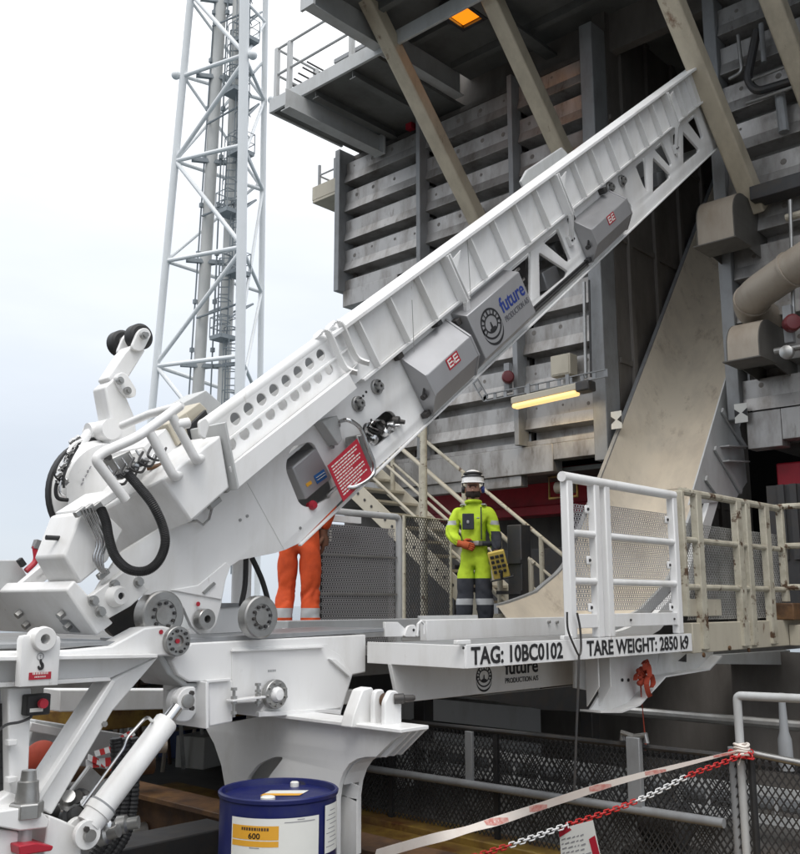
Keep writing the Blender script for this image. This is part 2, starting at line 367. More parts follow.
# plain skirt beams under the cladding
MB().box(10.40, 9.76, 6.66, 10.62, 11.0, 6.94).build('skirt_beam', 'wall', bld, bevel=.01)
mb = MB().box(10.40, 6.95, 3.55, 10.62, 9.75, 3.92).box(10.40, 6.05, 3.70, 10.62, 6.947, 3.92).box(10.44, 7.5, 3.40, 10.60, 9.75, 3.548).box(10.40, 9.753, 3.55, 10.62, 11.6, 3.92); mb.build('skirt_beam', 'wall', bld, bevel=.008)
mb = MB().box(10.40, 3.95, 3.55, 10.62, 4.34, 3.97).box(10.40, -1.0, 3.62, 10.62, 3.947, 3.97); mb.build('skirt_beam', 'wall', bld, bevel=.008)
for t, z0, z1 in ((9.19, 3.93, 9.35), (7.425, 3.93, 9.35)):
    MB().box(10.26, t - .04, z0, 10.49, t + .04, z1).build('mullion', 'grey', bld, bevel=.006)
MB().box(10.28, 10.985, 6.93, 10.95, 11.10, 9.44).build('corner_column', 'grey', bld, bevel=.01)
MB().box(10.27, 6.05, 3.60, 10.62, 6.245, 9.6).build('door_pillar', 'grey', bld, bevel=.01)
MB().box(10.35, 4.375, 3.90, 10.62, 4.53, 9.6).build('door_pillar', 'grey', bld, bevel=.01)
# the recess the chute runs into
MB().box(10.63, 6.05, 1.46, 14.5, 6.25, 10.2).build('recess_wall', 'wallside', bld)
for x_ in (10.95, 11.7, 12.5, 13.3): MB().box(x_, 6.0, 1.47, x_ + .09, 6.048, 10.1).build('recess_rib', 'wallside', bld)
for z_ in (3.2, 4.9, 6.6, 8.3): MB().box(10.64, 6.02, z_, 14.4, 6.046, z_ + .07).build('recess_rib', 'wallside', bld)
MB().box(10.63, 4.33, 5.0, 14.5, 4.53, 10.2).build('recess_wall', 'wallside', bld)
MB().box(14.5, -2, 1.46, 14.7, 11.0, 10.2).build('recess_wall', 'recessshade', bld)  # near-black colour stands in for the shade deep in the recess
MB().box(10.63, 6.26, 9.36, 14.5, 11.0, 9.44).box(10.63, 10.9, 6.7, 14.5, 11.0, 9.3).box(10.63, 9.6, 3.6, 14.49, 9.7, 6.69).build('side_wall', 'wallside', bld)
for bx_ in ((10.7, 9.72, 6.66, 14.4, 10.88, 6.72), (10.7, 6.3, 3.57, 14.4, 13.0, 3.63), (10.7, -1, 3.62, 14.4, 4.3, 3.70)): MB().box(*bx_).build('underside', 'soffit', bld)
# red beam in the shadow below the skirt
mb = MB().box(11.5, 6.9, 3.24, 11.8, 10.2, 3.78).box(11.42, 6.9, 3.10, 11.8, 10.2, 3.235); mb.build('red_beam', 'red', bld, bevel=.01)
MB().box(10.8, -1.9, 2.62, 11.2, 4.2, 3.42).build('red_beam', 'red', bld, bevel=.02)
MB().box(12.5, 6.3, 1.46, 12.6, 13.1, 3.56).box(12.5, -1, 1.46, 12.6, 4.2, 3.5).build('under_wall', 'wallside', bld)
# unseen wall added on the left to block low sky light
MB().box(-3.4, -3.0, 0, -2.8, 13.0, 4.6).build('light_block_wall', 'wallside', bld)
# unseen wall and column added beyond the right edge to darken that side
MB().box(7.6, -2.2, 1.46, 10.4, -2.0, 9.9).build('right_block_wall', 'wallside', bld)
MB().box(6.6, -2.4, 0, 7.0, -2.0, 9.9).build('right_block_column', 'grey', bld, bevel=.01)
# roof slab: balcony floor, upper ceiling and their beams
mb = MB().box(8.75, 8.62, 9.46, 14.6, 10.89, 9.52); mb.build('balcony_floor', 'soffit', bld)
mb = MB().box(8.70, 2.0, 9.44, 8.745, 10.94, 9.66).box(8.747, 10.895, 9.44, 10.27, 10.94, 9.66); mb.build('balcony_edge', 'wgrey', bld, bevel=.004)
mb = MB()
for t in (9.1, 9.9):
    mb.box(8.75, t - .06, 9.32, 10.5, t + .06, 9.335).box(8.75, t - .006, 9.335, 10.5, t + .006, 9.455)
mb.build('floor_beam', 'soffit', bld)
mb = MB().box(8.35, 10.02, 9.06, 10.35, 10.22, 9.075).box(8.35, 10.113, 9.075, 10.35, 10.127, 9.40).box(10.34, 10.0, 9.05, 10.38, 10.24, 9.40)
mb.build('bracket_beam', 'wgrey', bld, bevel=.003)
MB().box(10.45, 9.5, 9.36, 10.55, 9.62, 9.7).build('red_strut', 'red', bld)
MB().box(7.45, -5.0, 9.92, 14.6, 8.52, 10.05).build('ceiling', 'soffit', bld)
mb = MB()
for x in (8.4, 9.3, 10.2): mb.box(x - .05, -5.0, 9.80, x + .05, 8.40, 9.915)
for t in (2.3, 4.9, 7.0): mb.box(7.5, t - .09, 9.66, 14.4, t + .09, 9.70).box(7.5, t - .012, 9.70, 14.4, t + .012, 9.798)
mb.build('ceiling_beam', 'soffit', bld)
mb = MB().box(7.40, 8.44, 9.52, 10.5, 8.62, 9.535).box(7.40, 8.52, 9.535, 10.5, 8.54, 9.93).box(7.36, 8.4, 9.50, 7.40, 8.66, 9.95)
mb.build('edge_beam', 'wgrey', bld, bevel=.003)
MB().box(7.38, -5.0, 9.70, 7.44, 8.39, 10.1).build('edge_beam', 'soffit', bld)
MB().box(10.75, -1, 9.36, 10.9, 11.0, 10.2).build('upper_wall', 'wallside', bld)
BD = Vector((1, -.10, -1.265)).normalized()
for (px, py, x) in ((476, 217, 10.32), (566, 160, 10.32), (754, 202, 10.32), (813, 106, 10.32)):
    b_ = P(px, py, 'X', x); k = (10.35 - b_.z) / -BD.z
    MB().bar(b_ + BD * .12, b_ - BD * k, .22, .22, (0, 1, 0)).build('diagonal_brace', 'beige', bld, bevel=.025, seg=3)
p3 = P(704, 85, 'X', 9.6)
# balcony railing and the white cabin behind it
rl = MB(); TB = 8.78
for z in (10.55, 10.1):
    rl.tube([(TB, 8.7, z), (TB, 10.86, z)], .022, 8).tube([(TB, 10.86, z), (10.4, 10.86, z)], .022, 8)
o = rl.build('handrail', 'wgrey', bld)
for x, t in ((TB, 10.86), (TB, 10.55), (TB, 9.15), (9.6, 10.86), (10.35, 10.86)):
    MB().box(x - .035, t - .035, 9.5, x + .035, t + .035, 10.56).build('railing_post', 'wgrey', bld, bevel=.004)
mb = MB()
for i in range(7): mb.bar((TB + .05, 10.8 - i * .1, 9.75 + i * .055), (9.3, 10.8 - i * .1, 9.75 + i * .055), .02, .02)
mb.build('ladder_rungs', 'darksteel', bld)
mb = MB().box(9.7, 8.63, 9.53, 10.4, 10.4, 10.5); mb.build('cabin', 'whitem', bld, bevel=.01)
MB().box(9.62, 8.62, 10.505, 10.45, 10.45, 10.58).build('cabin_roof', 'grey', bld, bevel=.005)
# small lower balcony sticking out left of the corner column
mb = MB().box(10.35, 11.11, 8.75, 11.6, 11.75, 9.0).box(10.352, 11.12, 8.70, 11.6, 11.74, 8.747); mb.build('side_balcony', 'beigec', bld, bevel=.006)
mb = MB()
for t in (11.3, 11.7): mb.box(10.45, t - .02, 9.0, 10.49, t + .02, 9.44)
mb.tube([(10.47, 11.12, 9.25), (10.47, 11.72, 9.25), (11.5, 11.72, 9.25)], .018, 8)
mb.build('side_balcony_railing', 'grey', bld)

# ---------------------------------------------------------------- chute (V-door slide)
ch = thing('pipe_chute', 'worn beige steel chute curving down from the dark building recess to the deck', 'chute', (9.5, 5.1, 1.45))
rim = [P(x, y, 'Y', 5.93) for x, y in ((496, 624), (520, 607), (544, 587), (566, 566), (580, 533), (603, 476), (650, 354), (693, 240))]
rim = smoothpath([Vector((p.x, 0, p.z)) for p in rim], 6); e_ = (rim[-1] - rim[-7]).normalized(); rim += [rim[-1] + e_ * k for k in (.5, 1.0, 1.6)]
prof = []
for i, p in enumerate(rim):
    d = (rim[min(i + 1, len(rim) - 1)] - rim[max(i - 1, 0)]).normalized(); k = min(1, i / 10); prof.append(p - Vector((-d.z, 0, d.x)) * (.16 + .17 * k))
sec = [(5.96, .33), (5.93, .33), (5.86, .25), (5.76, .13), (5.64, .045), (5.50, .008), (5.3, 0), (5.1, 0), (4.86, .0), (4.82, .05), (4.80, .14), (4.775, .14)]
def sweep(prof, sec, thick):
    mb = MB(); vs = []; fs = []; n = len(sec) * 2
    for i, p in enumerate(prof):
        d = (prof[min(i + 1, len(prof) - 1)] - prof[max(i - 1, 0)]).normalized(); nm = Vector((-d.z, 0, d.x))
        ring = [(t, h) for t, h in sec] + [(t, h - thick) for t, h in sec[::-1]]
        for t, h in ring: q = p + nm * h; vs.append((q.x, t, q.z))
    for i in range(len(prof) - 1):
        for k in range(n): fs.append((i * n + k, i * n + (k + 1) % n, (i + 1) * n + (k + 1) % n, (i + 1) * n + k))
    fs += [tuple(range(n)), tuple(range(len(vs) - n, len(vs)))]
    return mb.add(vs, fs)
sweep(prof, sec, .02).build('chute_plate', 'chute', ch, smooth=40)
sweep(prof, [(5.99, .35), (5.94, .35)], .10).build('side_rail', 'grey', ch)
sweep([p for p in prof if p.z < 4.75], [(4.772, .16), (4.74, .16)], .18).build('side_rail', 'wgrey', ch)
sweep([p for p in prof if p.z < 4.75], [(4.735, .05), (4.67, .05)], .12).build('guide_groove', 'darksteel', ch)
sweep([p for p in prof if p.z < 4.75], [(4.665, .10), (4.60, .10)], .16).build('side_rail', 'whitem', ch)
for k_ in (30,):
    p_ = prof[k_]; d_ = (prof[k_ + 1] - prof[k_]).normalized(); n_ = Vector((-d_.z, 0, d_.x)); q_ = p_ + n_ * .003
    MB().bar((q_.x, 5.42, q_.z), (q_.x, 5.0, q_.z), .008, .005, n_).build('plate_seam', 'hood', ch)
fl = [(726, 378), (739, 424), (744, 452), (747, 482), (735, 500), (689, 505)]
mb = MB().plY(pxz(fl, 4.58), 4.58, 4.597); mb.build('flank_plate', 'wgrey', ch)
for a, b in (((722, 410), (745, 447)), ((715, 448), (741, 492)), ((706, 478), (722, 500))):
    qa, qb = P(*a, 'Y', 4.56), P(*b, 'Y', 4.56); MB().bar(qa, qb, .06, .025, (0, 1, 0)).build('stiffener', 'wgrey', ch)
for y in (446, 461):
    qa, qb = P(724, y, 'Y', 4.53), P(745, y + 1, 'Y', 4.53); MB().bar(qa, qb, .12, .015, (0, 0, 1)).build('stiffener', 'wgrey', ch)

# ---------------------------------------------------------------- hoods, duct, pipes on the wall right of the recess
def hood(label, px, py, t0, W, Hh, D):
    q = P(px, py, 'Y', t0)                                  # lower front corner nearest the camera
    x0, z0 = q.x, q.z
    th = thing('vent_hood', label, 'vent hood', (x0, t0, z0), 'vent hoods beside the chute')
    pr = [(x0, z0)] + [(x0 + .30 * (1 - math.cos(a)), z0 + Hh - .30 + .30 * math.sin(a)) for a in [math.pi / 2 * i / 8 for i in range(9)]] + [(x0 + D, z0 + Hh - .04), (x0 + D, z0 - .10)]
    front = pr[:10]
    inner = [(a + (.012 if i < 2 else .006), b - (.0 if i < 2 else .012)) for i, (a, b) in enumerate(front)]
    MB().plY(front + [(x0 + D, z0 + Hh - .04), (x0 + D, z0 + Hh - .06)] + inner[::-1], t0 + .012, t0 + W - .012).build('curved_cover', 'hood', th)
    for t in (t0, t0 + W - .01): MB().plY(pr[:-1] + [(x0 + D, z0 - .1), (x0 + .4, z0 - .02)], t, t + .01).build('side_plate', 'hoodshade', th)
    MB().box(x0 - .05, t0 - .03, z0 - .015, x0 + .38, t0 + W + .03, z0 - .003).build('bottom_flange', 'hoodshade', th)
    return th
hood('larger brown vent hood above the dark top end of the chute', 735, 237, 4.05, .44, .60, 1.15)
hood('smaller brown vent hood beside the chute above the white hourglass sign', 760, 356, 3.82, .36, .46, 1.1)
d = thing('vent_duct', 'grey brown round duct elbow between the two vent hoods', 'duct', (10, 4, 5))
pts = bend([(10.5, 4.06, 5.02), (9.9, 4.06, 5.10), (9.55, 3.2, 5.32), (9.0, 1.6, 5.6)], .45, 6)
MB().tube(pts, .19, 20).build('pipe', 'hood', d)
for i in (4, 9, 13): 
    if i < len(pts) - 1: MB().tube([pts[i], pts[i] + (pts[i + 1] - pts[i]).normalized() * .03], .205, 20).build('seam_band', 'hood', d)
def pipe(label, pts, r, mat='darksteel', cat='pipe', name='pipe', group=None, rr=.12):
    return tag(MB().tube(bend(pts, rr), r, 10).build(name, mat), label, cat, group)
X = lambda px, py, x=10.25: P(px, py, 'X', x)
pipe('dark looped pipe fixed high on the wall right of the boom top', [X(757, 30), X(747, 80), X(756, 92), X(812, 75)], .05, rr=.2)
pipe('thin pale conduit on the dark wall behind the rightmost brace', [X(752, 80, 10.2), X(792, 64, 10.2), X(812, 54, 10.2)], .018, 'steel')
pipe('thin pale conduit running up to the right below the looped pipe', [X(746, 104, 10.2), X(812, 80, 10.2)], .02, 'steel')
pipe('short bent conduit beside the upper end of the boom', [X(738, 35), X(742, 72), X(729, 79)], .022, 'steel')
pipe('upright pipe on the wall inside the looped pipe', [X(761, 24, 10.2), X(764, 62, 10.2)], .03, 'grey')
pipe('upright pipe below the looped pipe', [X(780, 95, 10.3), X(784, 132, 10.3)], .06, 'grey')
pipe('pale horizontal pipe crossing the wall right of the larger vent hood', [X(786, 218, 9.9), X(822, 208, 9.9)], .04, 'beigec')
pipe('thin upright conduit right of the vent duct', [X(790, 200, 9.8), X(794, 330, 9.8)], .02, 'steel')
pipe('dark upright conduit behind the vent duct', [X(776, 275, 9.95), X(778, 300, 9.95)], .015, 'steel')
tag(MB().box(10.1, 2.9, 6.33, 10.35, 4.0, 6.50).build('wall_ledge', 'darksteel', bevel=.01), 'dark steel ledge on the wall below the pipe loops', 'ledge')
# red bell / beacon on the right, control boxes
def beacon(label, pos, r, group='red beacons on the wall'):
    t = thing('alarm_beacon', label, 'beacon', pos, group); p = Vector(pos); dd = Vector((-.8, -.6, 0)).normalized()
    MB().lathe([(0, r * .6), (.04, r * .65), (.06, r), (.14, r), (.16, r * .8), (.165, r * .3)], p, dd, 18).build('lens', 'beaconred', t)
    MB().box(p.x - .03, p.y - .04, p.z - .18, p.x + .05, p.y + .05, p.z + .22).build('bracket', 'grey', t, bevel=.005)
beacon('round red beacon on the wall right of the smaller vent hood', X(789, 326, 9.7), .09)
beacon('round dark red beacon below the boom left of the lit tube light', X(508, 379, 10.2), .085)
mb = thing('valve_cluster', 'pale valves and handles on the wall at the right edge below the red beacon', 'valve', X(795, 348, 9.7))
q = X(794, 348, 9.7); MB().tube([q + Vector((0, .2, 0)), q + Vector((0, -.6, 0))], .035, 10).build('pipe', 'steel', mb)
MB().lathe([(0, .03), (.02, .07), (.08, .07), (.1, .03)], q + Vector((-.02, .05, -.05)), (-1, 0, 0), 14).build('hand_wheel', 'steel', mb)
MB().box(q.x - .1, q.y - .35, q.z - .12, q.x, q.y - .15, q.z + .05).build('valve_body', 'beigec', mb, bevel=.015)
q = X(561, 366, 10.2)
jb = thing('junction_box', 'square beige junction box on the wall above the lit tube light', 'box', q)
MB().box(q.x - .02, q.y - .15, q.z - .13, q.x + .16, q.y + .15, q.z + .15).build('case', 'beigec', jb, bevel=.01)
MB().box(q.x - .028, q.y - .13, q.z - .11, q.x - .0205, q.y + .13, q.z + .13).build('lid', 'beigec', jb, bevel=.004)
# cable tray with hanger
ct = thing('cable_tray', 'perforated grey cable tray bent around under the boom above the lit tube light', 'cable tray', X(540, 385, 10.1))
path = [X(470, 372, 10.1), X(485, 398, 10.1), X(606, 373, 10.1)]
for a, b_ in zip(path, path[1:]):
    dv = (b_ - a); n = max(2, int(dv.length / .16)); pv = Vector((-1, 0, 0)); side = dv.normalized().cross(pv)
    mb = MB().bar(a - side * 0.045, b_ - side * 0.045, .012, .03, (1, 0, 0)).bar(a + side * .045, b_ + side * .045, .012, .03, (1, 0, 0))
    for i in range(n + 1):
        c = a + dv * (i / n); mb.bar(c - side * .05, c + side * .05, .05, .012, (1, 0, 0))
    mb.build('tray_rail', 'grey', ct)
MB().tube([X(584, 282, 10.15), X(586, 378, 10.15)], .022, 8).build('hanger_rod', 'steel', ct); MB().tube([X(589, 280, 10.17), X(591, 377, 10.17)], .014, 8).build('hanger_rod', 'darksteel', ct)
# tube light
a, b_ = X(514, 402, 9.95), X(590, 385, 9.95); dv = b_ - a
tl = thing('tube_light', 'lit yellow tube light under the cable tray on the building wall', 'light', a)
MB().bar(a, b_, .16, .10).build('housing', 'beigec', tl, bevel=.02)
MB().bar(a + dv * .86 - Vector((0, 0, .01)), b_ + dv * .03 - Vector((0, 0, .01)), .18, .13).build('end_cap', 'darksteel', tl, bevel=.02)
MB().bar(a + dv * .02 - Vector((.03, 0, .075)), a + dv * .86 - Vector((.03, 0, .075)), .13, .06).build('lens', 'tubelight', tl, bevel=.025, seg=3)
la = bpy.data.lights.new('tube_light_lamp', 'AREA'); la.shape = 'RECTANGLE'; la.size = dv.length * .8; la.size_y = .12; la.energy = 3.5; la.color = (1, .76, .42)
lo_ = bpy.data.objects.new('tube_light_lamp', la); COL.objects.link(lo_); lo_.location = a + dv * .44 - Vector((.05, 0, .125))
lo_.rotation_euler = Matrix((dv.normalized(), Vector((0, 0, 1)).cross(dv.normalized()).normalized(), Vector((0, 0, 1)))).transposed().to_euler()
for k in (.2, .72): c = a + dv * k; MB().bar(c, c + Vector((0, 0, .2)), .05, .02).build('bracket', 'grey', tl)
# orange floodlight under the ceiling
q = Vector((9.3, 7.45, 9.86)); c = P(463, 14, 'Z', 9.74)
fl_ = thing('floodlight', 'square floodlight glowing orange under the upper ceiling', 'light', c)
mb = MB().box(c.x - .27, c.y - .22, c.z + .012, c.x + .27, c.y + .22, c.z + .14); mb.build('housing', 'darksteel', fl_, bevel=.03)
for fx0, fy0, fx1, fy1 in ((-.27, -.22, .27, -.165), (-.27, .165, .27, .22), (-.27, -.164, -.205, .164), (.205, -.164, .27, .164)): MB().box(c.x + fx0, c.y + fy0, c.z - .05, c.x + fx1, c.y + fy1, c.z + .0115).build('lens_frame', 'darksteel', fl_, bevel=.008)
MB().box(c.x - .20, c.y - .16, c.z, c.x + .20, c.y + .16, c.z + .010).build('lens', 'amber', fl_)
la = bpy.data.lights.new('floodlight_lamp', 'AREA'); la.size = .35; la.energy = .8; la.color = (1, .38, .05)
lo_ = bpy.data.objects.new('floodlight_lamp', la); COL.objects.link(lo_); lo_.location = c - Vector((0, 0, .01))
MB().cyl(c + Vector((-.2, .3, .08)), c + Vector((.1, .3, .08)), .05).build('cable_gland', 'darksteel', fl_)
# hourglass signs
def hourglass(label, px, py, x):
    t = thing('hourglass_sign', label, 'sign', P(px, py, 'X', x), 'hourglass signs on the pillars'); q = P(px, py, 'X', x)
    MB().box(q.x - .004, q.y - .075, q.z - .11, q.x, q.y + .075, q.z + .11).build('plate', 'label', t)
    for s_ in (1, -1): MB().plX([(q.y + s_ * .074, q.z + .05), (q.y + s_ * .074, q.z - .045), (q.y + s_ * .012, q.z + .002)], q.x - .007, q.x - .005).build('mark', 'ink', t)
hourglass('white hourglass sign on the pillar left of the chute', 616.5, 420, 10.28)
hourglass('white hourglass sign on the pillar right of the chute', 741, 413, 10.33)

# ---------------------------------------------------------------- stair on the deck
st = thing('deck_stair', 'cream steel stair climbing left behind the worker in yellow', 'stair', (9.5, 7, 1.45))
SL = .752
zst = lambda t: 1.80 + (t - 7.28) * SL
def stringer(x): return MB().plX([(6.7, zst(6.7) - .19), (6.7, zst(6.7) + .12), (10.6, zst(10.6) + .12), (10.6, zst(10.6) - .19)], x, x + .02)
stringer(9.2).build('stringer', 'beigec', st, bevel=.003); stringer(10.1).build('stringer', 'beigec', st, bevel=.003)
mb = MB(); t = 6.85
while t < 10.4: mb.box(9.225, t - .12, zst(t) - .02, 10.095, t + .12, zst(t) + .01); t += .26
mb.build('treads', 'beigec', st)
t = 6.9
while t < 10.3: MB().cyl((9.19, t, zst(t) - .03), (9.198, t, zst(t) - .03), .02, n=8).build('bolt_head', 'darksteel', st); t += .13
hz = lambda t: 3.98 + (t - 8.05) * .935
for x, m_ in ((9.2, 'beigec'), (10.08, 'peel')):
    MB().tube([(x, 10.6, zst(10.6) + 1.12), (x, 6.45, zst(6.45) + 1.12)], .026, 10).build('handrail', m_, st)
    for dz in (.72, .38): MB().tube([(x, 10.6, zst(10.6) + dz), (x, 6.5, zst(6.5) + dz)], .02, 8).build('mid_rail', m_, st)
    for t in (9.55, 8.2, 6.95, 6.5): MB().tube([(x, t, zst(t) - .1), (x, t, zst(t) + 1.13)], .034, 10).build('post', m_, st)

# rusty mesh gate and posts between the grey panel and the stair
ga = thing('mesh_gate', 'rusty wire mesh gate beside the grey panel in front of the stair', 'gate', (8.6, 7.7, 1.45))
a, b_ = P(404, 516, 'Y', 7.7), P(450, 523, 'Y', 7.7); zb = 1.5; dv = Vector((b_.x - a.x, 0, 0)); 
MB().tube([(a.x, 7.7, zb), (a.x, 7.7, a.z), (b_.x, 7.7, a.z), (b_.x, 7.7, zb)], .022, 8).build('frame', 'peel', ga)
mesh_wires(MB(), (a.x, 7.7, zb), (1, 0, 0), (0, 0, 1), dv.length, a.z - zb, .045, .07, .004).build('wire_mesh', 'darksteel', ga, smooth=0)
q = P(424, 560, 'Y', 7.85); tag(MB().tube([(q.x, 7.85, 1.45), (q.x, 7.85, 4.35)], .045, 12).build('deck_post', 'peel'), 'tall rusty cream post behind the mesh gate', 'post')
# dark bulk behind the stair
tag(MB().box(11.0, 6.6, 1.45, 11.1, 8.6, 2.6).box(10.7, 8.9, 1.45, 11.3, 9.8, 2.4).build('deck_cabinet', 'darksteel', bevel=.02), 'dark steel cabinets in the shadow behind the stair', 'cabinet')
t = thing('deck_rack', 'dark upright rack standing right of the worker in yellow', 'rack', (9.05, 6.45, 1.45))
q = P(515, 590, 'X', 9.05); MB().box(9.05, q.y - .1, 1.45, 9.25, q.y + .1, 2.75).build('upright', 'darksteel', t, bevel=.01)
for z_ in (2.3, 1.95): MB().box(9.02, q.y - .1, z_, 9.06, q.y + .25, z_ + .04).build('shelf', 'darksteel', t)
# yellow framed lamp basket under the skirt
q = P(563, 487, 'X', 10.7); t = thing('caged_lamp', 'yellow caged lamp under the notch in the skirt beam', 'lamp', q)
mb = MB().tube([q + Vector((0, .22, .15)), q + Vector((0, .22, -.14)), q + Vector((0, -.22, -.14)), q + Vector((0, -.22, .15))], .02, 8, closed=True)
mb.build('cage', 'yellow', t); MB().cyl(q + Vector((.03, .12, 0)), q + Vector((.03, -.16, -.01)), .08).build('lamp_body', 'hood', t)

# ---------------------------------------------------------------- distant lattice mast
ms = thing('lattice_mast', 'tall white lattice mast with pipes and a ladder behind the boom', 'mast', (29, 45, -20))
DM = 52.0
def atd(px, py, d): return CAM + ray(px, py) * d
LEG = {'l': lambda y: (190.5 - .0935 * y, 51.0), 'm': lambda y: (244.5 - .012 * y, 48.5), 'r': lambda y: (265.5 - .014 * y, 53.5)}
def legp(k, y): x, d = LEG[k](y); return atd(x, y, d)
def longleg(k, r): 
    a, b_ = legp(k, 0), legp(k, 420); dv = (b_ - a)
    MB().tube([a - dv * .5, b_ + dv * .7], r, 14).build('leg', 'tower', ms)
longleg('l', .20); longleg('m', .26); longleg('r', .17)
def brace(k1, y1, k2, y2, r=.115): MB().tube([legp(k1, y1), legp(k2, y2)], r, 10).build('brace', 'tower', ms)
for ya, yb in ((76, 55), (161, 145), (261, 247), (366, 356)):
    brace('l', ya, 'm', yb); brace('l', ya, 'r', yb + 45, .11); brace('m', yb, 'r', yb + 45, .10)
for k1, y1, k2, y2 in (('l', -6, 'm', 53), ('m', 62, 'l', 160), ('l', 161, 'm', 245), ('m', 250, 'l', 364), ('l', 366, 'm', 470), ('l', 76, 'r', 190), ('r', 100, 'l', 0), ('l', 161, 'r', 60),
                       ('m', 53, 'r', 100), ('r', 101, 'm', 160), ('m', 147, 'r', 190), ('r', 190, 'm', 330), ('m', 248, 'r', 292), ('r', 22, 'm', 60), ('m', 0, 'r', 22), ('l', 261, 'r', 180), ('r', 292, 'm', 400)):
    brace(k1, y1, k2, y2, .12 if 'r' not in (k1, k2) else .085)
for xa, xb, r, m_ in ((221, 197, .32, 'risergrey'), (239, 223, .34, 'risergrey')):
    a, b_ = atd(xa, 0, 51), atd(xb, 410, 51); dv = b_ - a; MB().tube([a - dv * .4, b_ + dv * .7], r, 16).build('riser_pipe', m_, ms)
for xa, xb in ((215, 188), (228, 210), (248, 236)):
    a, b_ = atd(xa, 0, 50.8), atd(xb, 410, 50.8); dv = b_ - a; mb = MB().tube([a - dv * .3, b_ + dv * .4], .045, 6)
    for i in range(9): c = a + dv * (i / 8.5 + .03); mb.box(c.x - .09, c.y - .09, c.z - .12, c.x + .09, c.y + .09, c.z + .12)
    mb.build('conduit', 'towergrey', ms)
for i, y in enumerate((-2, 74, 158, 258, 362)):                     # clamps at every level
    c = atd(222 - .055 * y, y + 4, 50.9); r_ = RT
    MB().bar(c - r_ * 1.1 - FW * .3, c + r_ * 1.5 + FW * .3, .22, .22).bar(c - r_ * .3 + FW * .4, c + r_ * 2.0 - FW * .5, .16, .2).build('clamp_frame', 'towergrey', ms)
def lad(xa, ya, xb, yb, d=50.2):
    a, b_ = atd(xa, ya, d), atd(xb, yb, d); dv = b_ - a; n = int(dv.length / .36); s_ = RT * .27; mb = MB()
    mb.tube([a - s_, b_ - s_], .045, 6).tube([a + s_, b_ + s_], .045, 6)
    for i in range(n): c = a + dv * (i / n); mb.bar(c - s_, c + s_, .05, .05)
    mb.build('ladder', 'towergrey', ms)
    hoop = MB()
    for i in range(0, n, 3):
        c = a + dv * (i / n); hoop.tube([c + RT * (.40 * math.cos(q)) - FW * (.7 * math.sin(q)) for q in [math.pi * j / 8 for j in range(9)]], .03, 5)
    for q in (.5, 1.57, 2.6): o_ = RT * (.40 * math.cos(q)) - FW * (.7 * math.sin(q)); hoop.tube([a + o_, b_ + o_], .025, 5)
    hoop.build('ladder_cage', 'towergrey', ms)
lad(246, -40, 244, 40); lad(236, 30, 234, 92); lad(244, 96, 241, 152); lad(233, 142, 229, 212); lad(239, 205, 237, 272); lad(225, 258, 222, 338); lad(232, 330, 229, 420)
for x, y in ((246, 41), (236, 93), (241, 154), (229, 213), (237, 274), (223, 338)):
    c = atd(x, y, 50.1); MB().box(c.x - .5, c.y - .5, c.z - .12, c.x + .5, c.y + .5, c.z + .1).build('landing', 'towergrey', ms)
    mb = MB()
    for dx, dy in ((-.5, -.5), (.5, -.5), (-.5, .5), (.5, .5)): mb.tube([c + Vector((dx, dy, 0)), c + Vector((dx, dy, 1.1))], .03, 5)
    for z in (.55, 1.1): mb.tube([c + Vector((a, b_, z)) for a, b_ in ((-.5, -.5), (.5, -.5), (.5, .5), (-.5, .5))], .028, 5, closed=True)
    mb.build('landing_rail', 'towergrey', ms)
for ya, yb in ((20, 8), (118, 100), (210, 196), (312, 300)):      # lighter secondary bracing round the pipes
    for x0, d0, x1, d1 in ((214, 50.5, 246, 50), (214, 50.5, 236, 52.5), (246, 50, 262, 52.8), (236, 52.5, 262, 52.8)):
        MB().tube([atd(x0 - .055 * ya, ya + 6, d0), atd(x1 - .03 * yb, yb + 4, d1)], .06, 6).build('brace', 'towergrey', ms)
for k, ys in (('l', (75,)), ('m', (55,)), ('r', (100,))):
    for y in ys: MB().ball(legp(k, y) + RT * (-.4 if k == 'l' else .45), .25).build('end_stub', 'tower', ms)
# ================================================================ the inclined boom
EL = math.radians(37.8); YB = 4.25
BO = P(331, 335, 'Y', YB); BU = Vector((math.cos(EL), 0, math.sin(EL))); BN = Vector((-math.sin(EL), 0, math.cos(EL)))
def B(a, n, y): return Vector((BO.x, y, BO.z)) + BU * a + BN * n
def fB(a, n, w): return B(a, n, w)
def AN(px, py, y=YB):
    p = P(px, py, 'Y', y) - Vector((BO.x, y, BO.z)); return (p.dot(BU), p.dot(BN))
def ans(pts, y=YB): return [AN(a, b, y) for a, b in pts]
def solveY(px, py, a0):
    a1, a2 = AN(px, py, 4.0)[0], AN(px, py, 5.0)[0]; return 4.0 + (a0 - a1) / (a2 - a1)
boom = thing('pipe_handling_boom', 'long white inclined pipe handling boom rising into the dark building recess', 'boom', (3.4, YB, 1.66))
class bolt_ring:
    """bolts in a circle, each one a part of its own"""
    def __init__(self, c, ax, R, n, r=.008, h=.012, start=0): self.a = (Vector(c), Vector(ax).normalized(), R, n, r, h, start)
    def build(self, name, mat, parent):
        c, ax, R, n, r, h, start = self.a; u = ax.orthogonal().normalized(); v = ax.cross(u)
        for i in range(n):
            a = 2 * math.pi * i / n + start; p = c + (u * math.cos(a) + v * math.sin(a)) * R; MB().cyl(p, p + ax * h, r, n=6).build(name, mat, parent)
NY = Vector((0, -1, 0))
